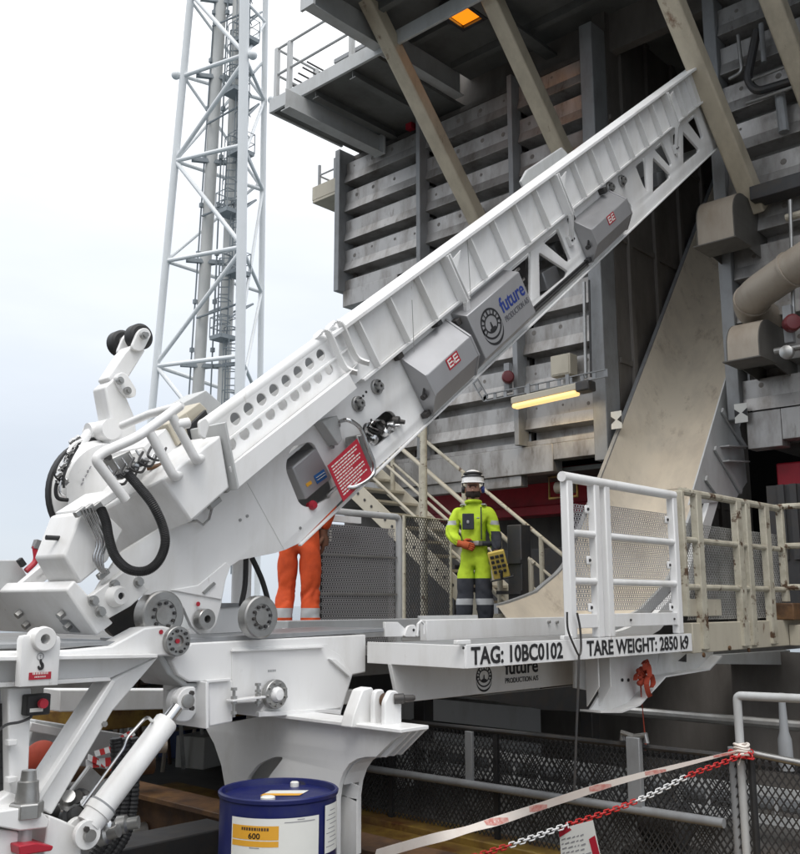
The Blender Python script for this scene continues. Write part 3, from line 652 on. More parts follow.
# ---- side plate with every opening
hull = ans([(590, 268), (440, 411), (345, 497), (300, 543), (285, 550), (275, 553), (240, 560), (231, 566), (226, 578), (221, 606), (216, 624), (209, 633), (200, 634), (192, 626), (184, 608), (175, 598), (163, 594), (145, 595), (131, 600), (119, 607), (104, 618), (92, 600), (100, 585), (122, 552)])
hull[0] = (3.2, -.902)
outer = [(7.10, -.905), (7.10, -.30), (-1.22, -.30)]
outer = [(7.10, -.905), (7.10, -.33), (.1, -.33), (-.02, -.2), (-1.2, -.2), (-1.45, -.32)] + hull[::-1]
opA = rnd(ans([(291, 447), (313, 441), (334, 487), (331, 497), (311, 508), (300, 505), (285, 468)]), .05)
a0 = AN(382, 428); opB = [(a0[0] + .17 * c, a0[1] + .075 * s_) for c, s_ in [((math.cos(t) + .55 * (1 if math.cos(t) > 0 else -1)) * .62, math.sin(t)) for t in [2 * math.pi * (i + .5) / 24 for i in range(24)]]]
a0 = AN(625, 211); opC = [(a0[0] + .16 * c, a0[1] + .075 * s_) for c, s_ in [((math.cos(t) + .55 * (1 if math.cos(t) > 0 else -1)) * .62, math.sin(t)) for t in [2 * math.pi * (i + .5) / 24 for i in range(24)]]]
tri = [[(511, 268), (531, 251), (531, 301), (523, 303)], [(539, 252), (568, 271), (567, 276), (540, 298)], [(543, 242), (558, 228), (571, 260), (567, 262)],
       [(635.5, 166), (645, 156), (648, 192), (644, 187)], [(653, 157), (670, 174), (670, 178), (653, 193)], [(654, 149), (662, 141), (672, 164), (670, 167)],
       [(683, 131), (699, 149), (698.5, 152), (683.5, 164)], [(673, 134), (678, 129), (678, 158), (674, 154)], [(687, 121), (695, 113), (703, 137), (701, 140)]]
holes = [opA, opB, opC] + [rnd(ans(t), .025, 3) for t in tri]
holeplate('side_plate', outer, holes, fB, YB, YB + .03, 'white', boom)
MB().prism([(7.10, -.9), (7.10, -.36), (-1.1, -.38), (-1.3, -.9)], fB, 4.87, 4.90).build('far_side_plate', 'white', boom)
MB().prism([(7.05, -.895), (7.05, -.88), (-.95, -.88), (-.95, -.895)], fB, YB + .035, 4.865).build('bottom_plate', 'whitem', boom)
MB().prism([(7.05, -.46), (7.05, -.44), (-1.1, -.44), (-1.1, -.46)], fB, YB + .035, 4.865).build('trough_floor', 'whitem', boom)
MB().bar(B(-1.0, -.902, YB - .012), B(7.10, -.908, YB - .012), .024, .014, BN).build('lower_flange', 'white', boom, bevel=.003)
# ---- ribbed trough side above it
YT = YB - .05
MB().prism([(7.10, -.335), (7.10, 0), (-.10, 0), (-.10, -.335)], fB, YT, YT + .012).build('trough_side', 'white', boom)
MB().prism([(7.10, .0), (7.10, .03), (-.10, .03), (-.10, .0)], fB, YT - .07, YT + .14).build('top_flange', 'white', boom, bevel=.006)
MB().prism([(7.10, -.36), (7.10, -.338), (.02, -.338), (.02, -.36)], fB, YT - .02, YB - .002).build('bottom_ledge', 'white', boom, bevel=.004)
J = [1.267, 3.085, 5.62]
J[2] = AN(656, 97)[0]
ribs = [.18, .545, .905] + [J[0] + (J[1] - J[0]) * i / 5 for i in range(1, 5)] + [J[1] + (J[2] - J[1]) * i / 7 for i in range(1, 7)] + [J[2] + .36 * i for i in range(1, 4)]
for a in ribs:
    MB().prism([(a - .006, -.334), (a + .006, -.334), (a + .006, -.002), (a - .006, -.002)], fB, YT - .055, YT - .001).build('rib', 'white', boom)
for a in J:
    mb = MB()
    for da in (-.022, .012): mb.prism([(a + da, -.36), (a + da + .012, -.36), (a + da + .012, -.002), (a + da, -.002)], fB, YT - .085, YT - .001)
    mb.bar(B(a, -.36, YT - .06), B(a - .01, -.59, YB - .02), .05, .03, NY)
    mb.prism([(a - .05, -.62), (a + .04, -.62), (a + .04, -.53), (a - .05, -.53)], fB, YB - .035, YB - .001)
    mb.build('joint_frame', 'white', boom, bevel=.003)
    for da in (-.025, .015): MB().cyl(B(a + da, -.575, YB - .045), B(a + da, -.575, YB - .03), .011, n=8).build('bolt', 'black', boom)
    mb = MB().prism([(a + .03, -.05), (a + .16, -.03), (a + .03, -.13)], fB, YT - .075, YT - .065); mb.build('corner_gusset', 'white', boom)
# thin wires hanging down the panels
for p, q in (((412, 300), (414, 352)), ((467, 236), (471, 300))):
    MB().tube([B(*AN(*p, YT - .06), YT - .06), B(*AN(*q, YT - .06), YT - .06)], .0025, 5).build('wire', 'steel', boom)
# ---- perforated guard (two rows of round holes) over a projecting box
YG = YB - .06
hs = []
for i in range(9):
    t = i / 8
    hs.append(circ(*[AN(222, 429, YG)[k] * (1 - t) + AN(321, 355, YG)[k] * t for k in (0, 1)], .036, 22))
    hs.append(circ(*[AN(231, 444, YG)[k] * (1 - t) + AN(329, 369, YG)[k] * t for k in (0, 1)], .036, 22))
g0 = AN(210, 431, YG); g1 = AN(345, 345, YG)
holeplate('perforated_guard', [(g0[0], -.235), (g1[0] + .05, -.235), (g1[0] + .05, .03), (g0[0], .03)], hs, fB, YG, YG + .012, 'white', boom)
MB().tube([B(g0[0], .02, YG + .03), B(g1[0] + .05, .02, YG + .03)], .035, 14).build('guard_lip', 'white', boom)
MB().prism([(g0[0], -.118), (g1[0], -.118), (g1[0], -.108), (g0[0], -.108)], fB, YG - .025, YG - .001).build('guard_ridge', 'white', boom)
YF = YB - .22
f0, f1 = AN(230, 467, YF), AN(349, 374, YF); l0, l1 = AN(238, 488, YF), AN(357, 388, YF)
bx = MB().prism([(f0[0], f0[1]), (f1[0], f1[1]), (l1[0], l1[1]), (l0[0], l0[1])], fB, YF, YF + .012)
bx.add([B(f0[0], f0[1], YF), B(f1[0], f1[1], YF), B(g1[0] + .05, -.235, YG), B(g0[0], -.235, YG)], [(0, 1, 2, 3)])
bx.add([B(l0[0], l0[1], YF), B(l1[0], l1[1], YF), B(l1[0], l1[1] - .01, YB), B(l0[0], l0[1] - .01, YB)], [(0, 1, 2, 3)])
bx.add([B(f1[0], f1[1], YF), B(l1[0], l1[1], YF), B(l1[0], l1[1], YB), B(g1[0] + .05, -.235, YG)], [(0, 1, 2, 3)])
bx.build('guard_box', 'white', boom)
MB().prism([(-1.05, -.43), (.1, -.43), (.1, -.10), (-1.05, -.10)], fB, YB + .24, YB + .25).build('inner_trough', 'white', boom)
MB().prism([(-1.05, -.085), (.1, -.085), (.1, .015), (-1.05, .015)], fB, YB + .05, YB + .13).build('hole_shade_bar', 'grey', boom)  # added bar, draws the dark crescent of shade inside the guard holes
for da in (-.13, .0):
    a = g1[0] + da
    pth = [B(a - .05, .055, YG + .03), B(a - .01, .07, YG - .03), B(a, .03, YG - .05), B(a, -.12, YG - .04), B(a, -.2, YG - .05), B(a + .02, -.25, YG - .10)]
    sp = smoothpath(pth, 5); mb = MB()
    for p, q in zip(sp, sp[1:]): mb.bar(p, q + (q - p) * .15, .012, .05, NY)
    mb.build('hook_rib', 'white', boom)
# end plate closing the box at the left, shade put into its grey
mb = MB().prism([(g0[0] - .02, .02), (g0[0] - .005, .02), (l0[0] - .005, l0[1]), (l0[0] - .02, l0[1])], fB, YF - .02, YB + .12); mb.build('end_plate', 'wgrey', boom, bevel=.003)
# ---- cabinet block at the lower left
YC = YB - .20
c1, c2, c3, c4 = AN(162, 479, YC), AN(190, 523, YC), AN(218, 501, YC), AN(204, 443, YC)
c2 = (c1[0] + .02, c2[1]); c5 = (l0[0] - .03, c2[1] + .01); c6 = (g0[0] - .05, c1[1])
YC2 = 4.62
mb = MB(); q1, q2 = AN(98, 512, YC2), AN(121, 553, YC2)
v = [B(*c1, YC), B(*c2, YC), B(*c5, YC), B(*c6, YC), B(*q1, YC2), B(*q2, YC2), B(c6[0], c6[1] + .03, 4.9), B(q1[0], q1[1] + .03, 4.95), B(c5[0], c5[1], 4.9), B(q2[0], q2[1], 4.95)]
mb.add(v, [(0, 1, 2, 3), (4, 5, 1, 0), (3, 6, 7, 4, 0), (1, 5, 9, 8, 2), (7, 9, 5, 4), (2, 8, 6, 3)])
mb.build('machine_box', 'white', boom, bevel=.012)
MB().tube([B(c2[0] + .02, c2[1] - .01, YB - .03)] + [B(*AN(x, y, YB - .04), YB - .04) for x, y in ((197, 521), (203, 525), (209, 519), (212, 508))], .008, 6).build('lifting_ring', 'chrome', boom)
for x, y in ((214, 503), (229, 487)):
    c = B(*AN(x, y, YB - .06), YB - .06); MB().bar(c - BU * .04, c + BU * .04, .04, .03, BN).build('latch', 'steel', boom, bevel=.004)
# lower tapered end box
YE = YB
pr = pxz([(80, 513), (64, 556), (80, 584), (108, 561), (124, 530), (100, 506)], YE)
MB().plY(pr, YE, YE + .30).build('end_box', 'white', boom, bevel=.012)
c = P(56, 538, 'Y', YE + .12); MB().cyl(c - Vector((.05, 0, 0)), c + Vector((.05, 0, .0)), .012).build('bolt', 'black', boom)
MB().plY(pxz([(85, 509), (116, 489), (122, 494), (90, 516)], YE), YE - .01, YE + .30).build('cover_plate', 'white', boom, bevel=.006)
# bracket with lug below the end box
br = ans([(88, 596), (124, 569), (146, 590), (128, 606), (105, 619)], YB - .02)
MB().prism(br, fB, YB - .05, YB - .001).build('lug_bracket', 'whitem', boom, bevel=.006)
c = B(*AN(116, 596, YB - .06), YB - .06)
MB().lathe([(0, .055), (.05, .05), (.08, .04), (.08, .017), (.02, .017)], c + Vector((0, .03, 0)), NY, 20, caps=False).build('lug_boss', 'white', boom)
MB().cyl(c - NY * .0, c + NY * .035, .017).build('lug_hole', 'black', boom)
for x, y in ((94, 601), (101, 612), (115, 585), (139, 582)):
    c = B(*AN(x, y, YB - .06), YB - .05); MB().cyl(c, c + NY * .03, .019, n=6).cyl(c, c + NY * .012, .026).build('bolt', 'steel', boom)
# raised web on the hull and its small plate
MB().prism(ans([(170, 590), (198, 585), (226, 562), (231, 566), (226, 580), (222, 600)], YB - .012), fB, YB - .012, YB - .001).build('hull_doubler', 'white', boom, bevel=.006)
MB().prism(ans([(203, 592), (214, 582), (216, 584), (205, 594)], YB - .02), fB, YB - .022, YB - .0125).build('maker_plate', 'steel', boom)
MB().prism([(AN(262, 510)[0], -.86), (AN(262, 510)[0] + .004, -.86), (AN(262, 510)[0] + .004, -.40), (AN(262, 510)[0], -.40)], fB, YB - .003, YB - .0005).build('weld_seam', 'whitem', boom)
def reddot(px, py, y): c = P(px, py, 'Y', y); return MB().cyl(c, c + NY * .004, .012).build('grease_cap', 'redsign', boom)
reddot(198, 604, YB - .014)
# crosswise end beam (lower left), reaching back behind the frame edge
pr = pxz([(75, 580), (66, 590), (97, 636), (114, 623)], YB)
mb = MB().plY(pr, YB, 5.6); mb.build('cross_beam', 'white', boom, bevel=.01)
for x, y in ((21, 613), (28, 625), (63, 613), (70, 625)):
    q = P(64, 590, 'Y', YB); fa = P(97, 636, 'Y', YB); dv = (fa - q); k = (y - 590) / 46; X0 = q.x + dv.x * k
    c = P(x, y, 'X', X0 + .0); nn = Vector((-dv.z, 0, dv.x)).normalized(); nn = nn if nn.x < 0 else -nn
    c = Vector((X0, c.y, q.z + dv.z * k)); MB().cyl(c, c + nn * .03, .02, n=6).build('bolt', 'steel', boom)
q = P(64, 590, 'Y', YB); fa = P(97, 636, 'Y', YB); dv = fa - q; nn = Vector((-dv.z, 0, dv.x)).normalized(); nn = nn if nn.x < 0 else -nn
o_ = [q + dv * k + Vector((0, t, 0)) + nn * .002 for k, t in ((.66, .26), (.66, .16), (.93, .13), (.93, .24))]
MB().add(o_ + [p - nn * .004 for p in o_], [(0, 1, 2, 3)]).build('dark_slot', 'grey', boom)
# ---- round cover with rim, behind the cabinet
cc = P(112, 492, 'Y', 4.75); R = .29
MB().lathe([(0, R), (.02, R + .01), (.06, R + .01), (.075, R - .005), (.16, R - .02)], cc + NY * -.16, NY, 48).build('drum_cover', 'white', boom)
MB().lathe([(-.03, R), (-.03, R + .025), (.012, R + .025), (.012, R)], cc + NY * -.12, NY, 48, caps=False).build('rim_band', 'black', boom)
mb = MB(); dq = Vector((.42, 0, .9)).normalized()
for k in range(5): p_ = cc + Vector((-.19, -.003, .02)) + dq * k * .026; mb.bar(p_, p_ + dq * .017 + Vector((-.006 * (k % 2), 0, .0)), .002, .018 + .012 * (k in (0, 3)), NY)
mb.build('drum_writing', 'labelgrey', boom)
pth = [P(x, y, 'Y', 4.72) for x, y in ((73, 446), (67, 462), (60, 475), (56, 488), (58, 498), (68, 500))]
MB().tube(smoothpath(pth), .011, 8).build('hose', 'black', boom)
MB().tube([P(x, y, 'Y', 4.7) for x, y in ((72, 442), (66, 456), (59, 470), (62, 478))], .008, 8).build('steel_tube', 'chrome', boom)
for x, y in ((72, 443), (65, 464), (58, 480)):
    c = P(x, y, 'Y', 4.7); MB().lathe([(0, .012), (.012, .022), (.04, .022), (.05, .012)], c - Vector((0, 0, .02)), (.4, 0, 1), 8).build('fitting', 'chrome', boom)
# ---- roller arm on top
YA = 4.78; WA = .12
def armplate(name, pts, y0, y1, m_='white', bv=.01): return MB().plY(pxz(pts, YA), y0, y1).build(name, m_, boom, bevel=bv)
armplate('upper_arm', [(108, 378), (125, 352), (132, 345), (146, 350), (128, 379), (116, 387)], YA, YA + WA)
armplate('fork_plate', rnd(pxz and [(128, 350), (135, 333), (139, 329), (145, 329), (149, 335), (140, 353)], 6), YA - .03, YA - .005, bv=.004)
armplate('fork_plate', rnd([(128, 350), (135, 333), (139, 329), (145, 329), (149, 335), (140, 353)], 6), YA + WA + .005, YA + WA + .03, bv=.004)
armplate('lower_arm', [(104, 387), (114, 378), (122, 389), (126, 398), (134, 417), (130, 432), (112, 432), (110, 420)], YA - .01, YA + WA + .01)
armplate('link_plate', rnd([(111, 378), (117, 373), (123, 376), (132, 391), (131, 398), (125, 399), (118, 392)], 4), YA - .05, YA - .012, bv=.004)
for x, y in ((119, 381), (126.5, 391), (143, 336)):
    c = P(x, y, 'Y', YA - .05); MB().cyl(c, c + NY * .02, .022).cyl(c, c + NY * .03, .012, n=6).build('pin', 'steel', boom)
ca = P(142.5, 336, 'Y', YA)
for y0 in (YA - .0, YA + .20):
    c = Vector((ca.x, y0, ca.z)); ro = MB().lathe([(0, .035), (0, .062), (.012, .078), (.070, .078), (.080, .062), (.080, .035)], c, (0, 1, 0), 28).build('roller', 'black', boom)
    MB().lathe([(0, .012), (-.004, .034), (.084, .034), (.088, .012)], c, (0, 1, 0), 20).build('roller_hub', 'steel', ro)
MB().cyl(Vector((ca.x, YA - .05, ca.z)), Vector((ca.x, YA + .33, ca.z)), .014).build('roller_axle', 'steel', boom)
c = P(112, 429, 'Y', YA - .03); MB().cyl(c, c + Vector((0, WA + .1, 0)), .06).build('knuckle', 'white', boom)
armplate('arm_foot', [(104, 430), (134, 424), (136, 446), (112, 452)], YA - .02, YA + WA + .02)
MB().tube([P(x, y, 'Y', YA + .1) for x, y in ((108, 430), (98, 433), (88, 434), (84, 440), (80, 450))], .03, 12).build('arm_shaft', 'white', boom)
c = P(96, 432, 'Y', YA + .1); MB().cyl(c - Vector((.05, 0, .0)), c + Vector((.05, 0, .02)), .045).build('shaft_collar', 'white', boom)
# ---- bumper rail
YR = YB - .26
R_ = lambda x, y, yy=YR: P(x, y, 'Y', yy)
MB().tube(bend([R_(126, 500), R_(106, 474), R_(95, 459), R_(104, 452), R_(138, 437), R_(180, 406)], .06, 6), .024, 14).build('bumper_rail', 'white', boom)
for a_, b_ in (((150, 433), (174, 477)), ((172, 416), (196, 460))): MB().tube(bend([R_(*a_), R_(*b_), R_(b_[0] + 6, b_[1] - 2, YR + .1)], .03), .024, 14).build('bumper_leg', 'white', boom)
MB().tube([R_(181, 406), R_(150, 414, YR + .3), R_(122, 426, YR + .5)], .022, 12).build('bumper_rail', 'white', boom)
MB().tube([R_(176, 425), R_(188, 423)], .028, 12).build('rail_stub', 'white', boom)
# ---- machinery behind the rail
YM = 4.35
blk = lambda name, pts, y0, d, m_: MB().prism(ans(pts, y0), fB, y0, y0 + d).build(name, m_, boom, bevel=.006)
blk('motor_housing', [(143, 447), (166, 428), (185, 452), (160, 468)], YM, .25, 'white')
blk('motor_cover', [(167, 424), (186, 412), (196, 430), (178, 446)], YM - .02, .25, 'beigec')
blk('motor_cover', [(178, 418), (200, 402), (208, 410), (187, 427)], YM + .02, .25, 'beigec')
blk('dark_panel', [(187, 427), (206, 409), (213, 425), (192, 446)], YM - .03, .02, 'black')
blk('top_plate', [(181, 404), (206, 390), (222, 404), (206, 418)], YM + .25, .2, 'wgrey')
blk('valve_block', [(112, 458), (130, 450), (140, 470), (122, 480)], YM - .1, .15, 'steel')
blk('gear_block', [(128, 455), (143, 448), (150, 462), (134, 470)], YM - .05, .2, 'white')
blk('guard_ear', rnd([(199, 421), (206, 417), (210, 425), (206, 440), (200, 436)], 3), YF + .0, .02, 'white')
for i in range(5):
    x, y = 108 + i * 7, 466 - i * 4
    MB().tube(bend([R_(x, y, YM - .12), R_(x + 8, y + 12, YM - .14), R_(x + 14, y + 12, YM - .14), R_(x + 18, y + 4, YM - .12)], .03), .006, 6).build('steel_tube', 'chrome', boom)
for i in range(7):
    x, y = 106 + (i * 37) % 42, 458 + (i * 23) % 20
    c = R_(x, y, YM - .13); MB().cyl(c, c + NY * .035, .016, n=6).build('fitting', 'chrome' if i % 2 else 'darksteel', boom)
MB().tube(smoothpath([R_(147, 468, YM - .05), R_(158, 466, YM - .08), R_(172, 460, YM - .08), R_(182, 450, YM - .05)]), .014, 8).build('brown_hose', 'rust', boom)
# ---- corrugated loop hose
pth = smoothpath([R_(128, 474, YB - .18), R_(140, 488, YB - .24), R_(153, 505, YB - .3), R_(163, 527, YB - .3), R_(165, 545, YB - .3), R_(158, 562, YB - .3), R_(145, 571, YB - .28), R_(128, 569, YB - .24), R_(115, 556, YB - .18), R_(109, 538, YB - .14), R_(106, 522, YB - .1), R_(101, 509, YB - .06)], 26)
MB().tube(pth, [.021 + .003 * (i % 2) for i in range(len(pth))], 12).build('loop_hose', 'black', boom, smooth=0)
for k in range(4):
    o = k * 3.2
    MB().tube(bend([R_(82 + o, 510 - o * .3, YB - .05), R_(98 + o, 543 - o * .2, YB - .05), R_(93 + o * .9, 558, YB - .05), R_(96 + o * .8, 566 + k, YB - .05), R_(102 + o * .5, 573, YB - .05)], .03), .006, 8).build('steel_tube', 'chrome', boom)
for x, y in ((80, 512), (88, 509), (96, 507), (103, 574)): c = R_(x, y, YB - .03); MB().bar(c - BU * .03, c + BU * .03, .03, .03, BN).build('fitting', 'steel', boom, bevel=.004)
# ---- odds and ends at the tail of the boom, further back
YTL = 4.95
MB().plY(pxz([(-30, 560), (18, 560), (27, 575), (22, 590), (-30, 596)], YTL), YTL, YTL + .04).build('tail_plate', 'wgrey', boom, bevel=.006)
for k in range(2): MB().bar(P(20 + k * 4, 588 + k * 3, 'Y', YTL - .1), P(44 + k * 4, 568 + k * 3, 'Y', YTL - .1), .05, .05, NY).build('tail_bar', 'white', boom, bevel=.004)
MB().tube(bend([P(26, 571, 'Y', YTL - .05), P(37, 561, 'Y', YTL - .05), P(35, 546, 'Y', YTL - .05)], .03), .016, 10).build('release_handle', 'red', boom)
MB().bar(P(35, 549, 'Y', YTL - .05), P(38, 540, 'Y', YTL - .05), .03, .04, NY).build('handle_grip', 'grey', boom, bevel=.004)
MB().bar(P(19, 559, 'Y', YTL - .05), P(24, 566, 'Y', YTL - .05), .03, .03, NY).build('end_cap', 'black', boom, bevel=.004)
for k, pth in enumerate((((70, 448), (60, 460), (55, 474), (62, 482)), ((74, 452), (66, 470), (60, 490), (66, 497)), ((78, 446), (70, 460), (64, 476), (64, 488)), ((82, 440), (74, 444), (68, 452)))):
    MB().tube(smoothpath([P(x, y, 'Y', 4.66 - k * .02) for x, y in pth], 6), .0075, 6).build('hose', ('black', 'chrome', 'black', 'chrome')[k], boom)
for x, y in ((68, 455), (61, 468), (57, 477), (70, 444), (63, 484), (75, 441)):
    c = P(x, y, 'Y', 4.64); MB().lathe([(0, .010), (.006, .018), (.03, .018), (.036, .010)], c, (.5, -.5, .7), 8).build('fitting', 'chrome', boom)
for k in range(5):
    x, y = 116 + k * 9, 470 - k * 6
    MB().tube(smoothpath([P(x, y, 'Y', YM - .14), P(x - 4, y + 10, 'Y', YM - .2), P(x + 8, y + 14, 'Y', YM - .2), P(x + 14, y + 2, 'Y', YM - .13)], 6), .007, 6).build('hose', 'black' if k % 2 else 'darksteel', boom)
for x, y in ((240, 520), (247, 516), (330, 437), (300, 528)): c = B(*AN(x, y), YB); MB().cyl(c, c + NY * .006, .009, n=8).build('bolt', 'steel', boom)
# ---- wheels and discs
def disc(name, px, py, y, r, th, hub=True, n=10):
    c = P(px, py, 'Y', y)
    o = MB().lathe([(0, r - .006), (.006, r), (th - .006, r), (th, r - .008), (th, r * .62), (th - .004, r * .60), (th - .004, r * .1)], c + Vector((0, th, 0)), NY, 44).build(name, 'steel', boom)
    if hub:
        MB().lathe([(0, r * .38), (.008, r * .38), (.008, 0.0005)], c + NY * -.004, NY, 28).build('hub', 'steel', o)
        for b_ in range(1): bolt_ring(c + NY * -.004, NY, r * .5, n, .009, .014).build('hub_bolt', 'darksteel', o)
    return o
disc('wheel', 262, 617, YB - .16, .113, .07)
disc('wheel', 164, 615, YB - .03, .122, .09)
c = P(146, 617, 'Y', YB + .08); MB().lathe([(0, .11), (.05, .115), (.09, .09)], c + Vector((0, .25, 0)), NY, 28).build('wheel', 'darksteel', boom)
c = P(206, 619, 'Y', YB - .05); MB().lathe([(0, .053), (.05, .053), (.055, .049), (.055, .02), (.02, .02)], c + Vector((0, .04, 0)), NY, 30, caps=False).build('pivot_disc', 'steel', boom); MB().cyl(c + Vector((0, .03, 0)), c + Vector((0, .02, 0)), .02).build('pivot_bore', 'black', boom)
# ---- small bearing flanges
for x, y, r in ((376, 387, .050), (357, 404, .050), (621, 181, .056), (609, 188, .056)):
    c = B(*AN(x, y), YB)
    o = MB().lathe([(0, r), (.018, r), (.022, r * .9), (.022, r * .55), (.05, r * .5), (.05, r * .2), (.02, r * .2)], c, NY, 26).build('bearing_flange', 'steel', boom)
    bolt_ring(c + NY * .02, NY, r * .74, 4, .008, .012, .6).build('flange_bolt', 'darksteel', o)
for x, y in ((363, 396), (366, 392), (371, 420)): c = B(*AN(x, y), YB); MB().cyl(c, c + NY * .004, .008).build('screw_hole', 'black', boom)
# ---- big opening: control box, guard tube, red sign
YO = YB + .02
MB().prism(ans([(289, 468), (313, 448), (329, 478), (303, 500)], YO), fB, YO - .03, YO + .15).build('control_box', 'inox', boom, bevel=.008)
bd = ans([(314, 476), (324, 469), (327.5, 477), (317.5, 484)], YO - .035); o = MB().prism(bd, fB, YO - .034, YO - .031).build('blue_label', 'decal', boom)
for dn in (.0, .5): 
    p0 = [bd[0][k] * .55 + bd[3][k] * .45 for k in (0, 1)]
    c = Vector(bd[3]) * (.62 - dn * .6) + Vector(bd[0]) * (.38 + dn * .6)
    ra = Vector(bd[1]) - Vector(bd[0]); s_ = B(c.x, c.y, YO - .034) + BU * ra.x * .1 + BN * ra.y * .1
    MB().bar(s_ + NY * .002, s_ + NY * .002 + (BU * ra.x + BN * ra.y) * .8, .002, .012, NY).build('label_writing', 'label', boom)
MB().prism(ans([(306, 484), (311, 480.5), (312.5, 483.5), (307.5, 487)], YO - .035), fB, YO - .034, YO - .031).build('yellow_label', 'orange', boom)
c = B(*AN(314, 505, YB - .02), YB + .03); MB().lathe([(0, .02), (.04, .03), (.06, .02)], c, NY, 16).build('red_knob', 'redsign', boom)
YS = YB - .16
gt = [R_(335, 424, YB - .02), R_(347, 420, YS), R_(360, 428, YS), R_(368, 448, YS), R_(374, 465, YS), R_(371, 477, YS), R_(355, 487, YS), R_(338, 487, YB - .1), R_(328, 495, YB)]
MB().tube(smoothpath(gt), .013, 10).build('guard_tube', 'chrome', boom)
c = R_(335, 424, YB); MB().lathe([(0, .035), (.015, .035), (.02, .02)], c, NY, 16).build('tube_flange', 'steel', boom)
MB().prism(ans([(353, 436), (361, 434), (371, 466), (365, 472), (358, 458)], YB - .10), fB, YB - .13, YB - .02).build('valve_body', 'steel', boom, bevel=.012)
sg = ans([(326, 466), (351, 445), (364, 473), (343, 494)], YB - .135)
sg = [(sg[0][0], sg[0][1]), (sg[0][0] + .31, sg[0][1] + .005), (sg[0][0] + .29, sg[0][1] - .235), (sg[0][0] - .02, sg[0][1] - .24)]
so = MB().prism(sg, fB, YB - .150, YB - .145).build('red_sign', 'redsign', boom)
rows = [1, 1, .8, 1, .95, .6, 1, 1, .9, 1, .7]
for i, k in enumerate(rows):
    n0 = sg[0][1] - .022 - i * .0185; x0 = sg[0][0] + .02 - i * .0017; xx = x0; random.seed(i + 40)
    mb = MB()
    while xx < x0 + .26 * k - .01:
        ln = random.uniform(.012, .04); mb.prism([(xx, n0 - .0045), (min(xx + ln, x0 + .26 * k), n0 - .0045), (min(xx + ln, x0 + .26 * k), n0 + .0025), (xx, n0 + .0025)], fB, YB - .1518, YB - .1502); xx += ln + .006
    mb.build('printed_line', 'label', boom)
# bracket left of the guard tube
MB().prism(ans([(318, 422), (333, 416), (338, 440), (334, 446)], YB - .05), fB, YB - .09, YB - .002).build('side_bracket', 'wgrey', boom, bevel=.006)
c = R_(331, 447, YB - .02); MB().cyl(c, c + NY * .02, .012).build('bolt', 'steel', boom)
# parts inside the oval openings
for x, y, k in ((386, 426, 0), (378, 432, 1), (372, 437, 2), (391, 420, 3), (383, 436, 4), (622, 213, 5), (618, 217, 6)):
    c = B(*AN(x, y, YB + .03), YB + .05)
    MB().lathe([(0, .012), (.03, .035), (.07, .035), (.08, .016), (.11, .014)], c, Vector((.5 * math.cos(k * 2), -.8, .5 * math.sin(k * 2))), 12).build('coupling', 'chrome' if k % 2 == 0 else 'darksteel', boom)
for k in range(4):
    MB().tube(smoothpath([R_(372 + k * 3, 440 - k * 3, YB), R_(364 + k * 2, 432 - k * 2, YB - .08), R_(366 + k * 3, 424 - k, YB - .09), R_(375 + k * 3, 426 - k * 2, YB + .03)]), .007, 6).build('hose', 'chrome' if k % 2 else 'black', boom)
# gear seen through the truss openings
for pts, m_ in (([(516, 266), (525, 259), (529, 285), (522, 288)], 'darksteel'), ([(542, 272), (556, 265), (563, 282), (548, 290)], 'inox'), ([(553, 245), (560, 240), (564, 254), (558, 256)], 'grey'), ([(657, 172), (664, 170), (667, 180), (659, 186)], 'grey')):
    MB().prism(ans(pts, YB + .15), fB, YB + .15, YB + .35).build('inner_box', m_, boom, bevel=.01)
for x, y in ((516, 271), (521, 281)): c = R_(x, y, YB - .01); MB().bar(c - BU * .05, c + BU * .05, .025, .02, BN).build('fitting', 'chrome', boom, bevel=.005)
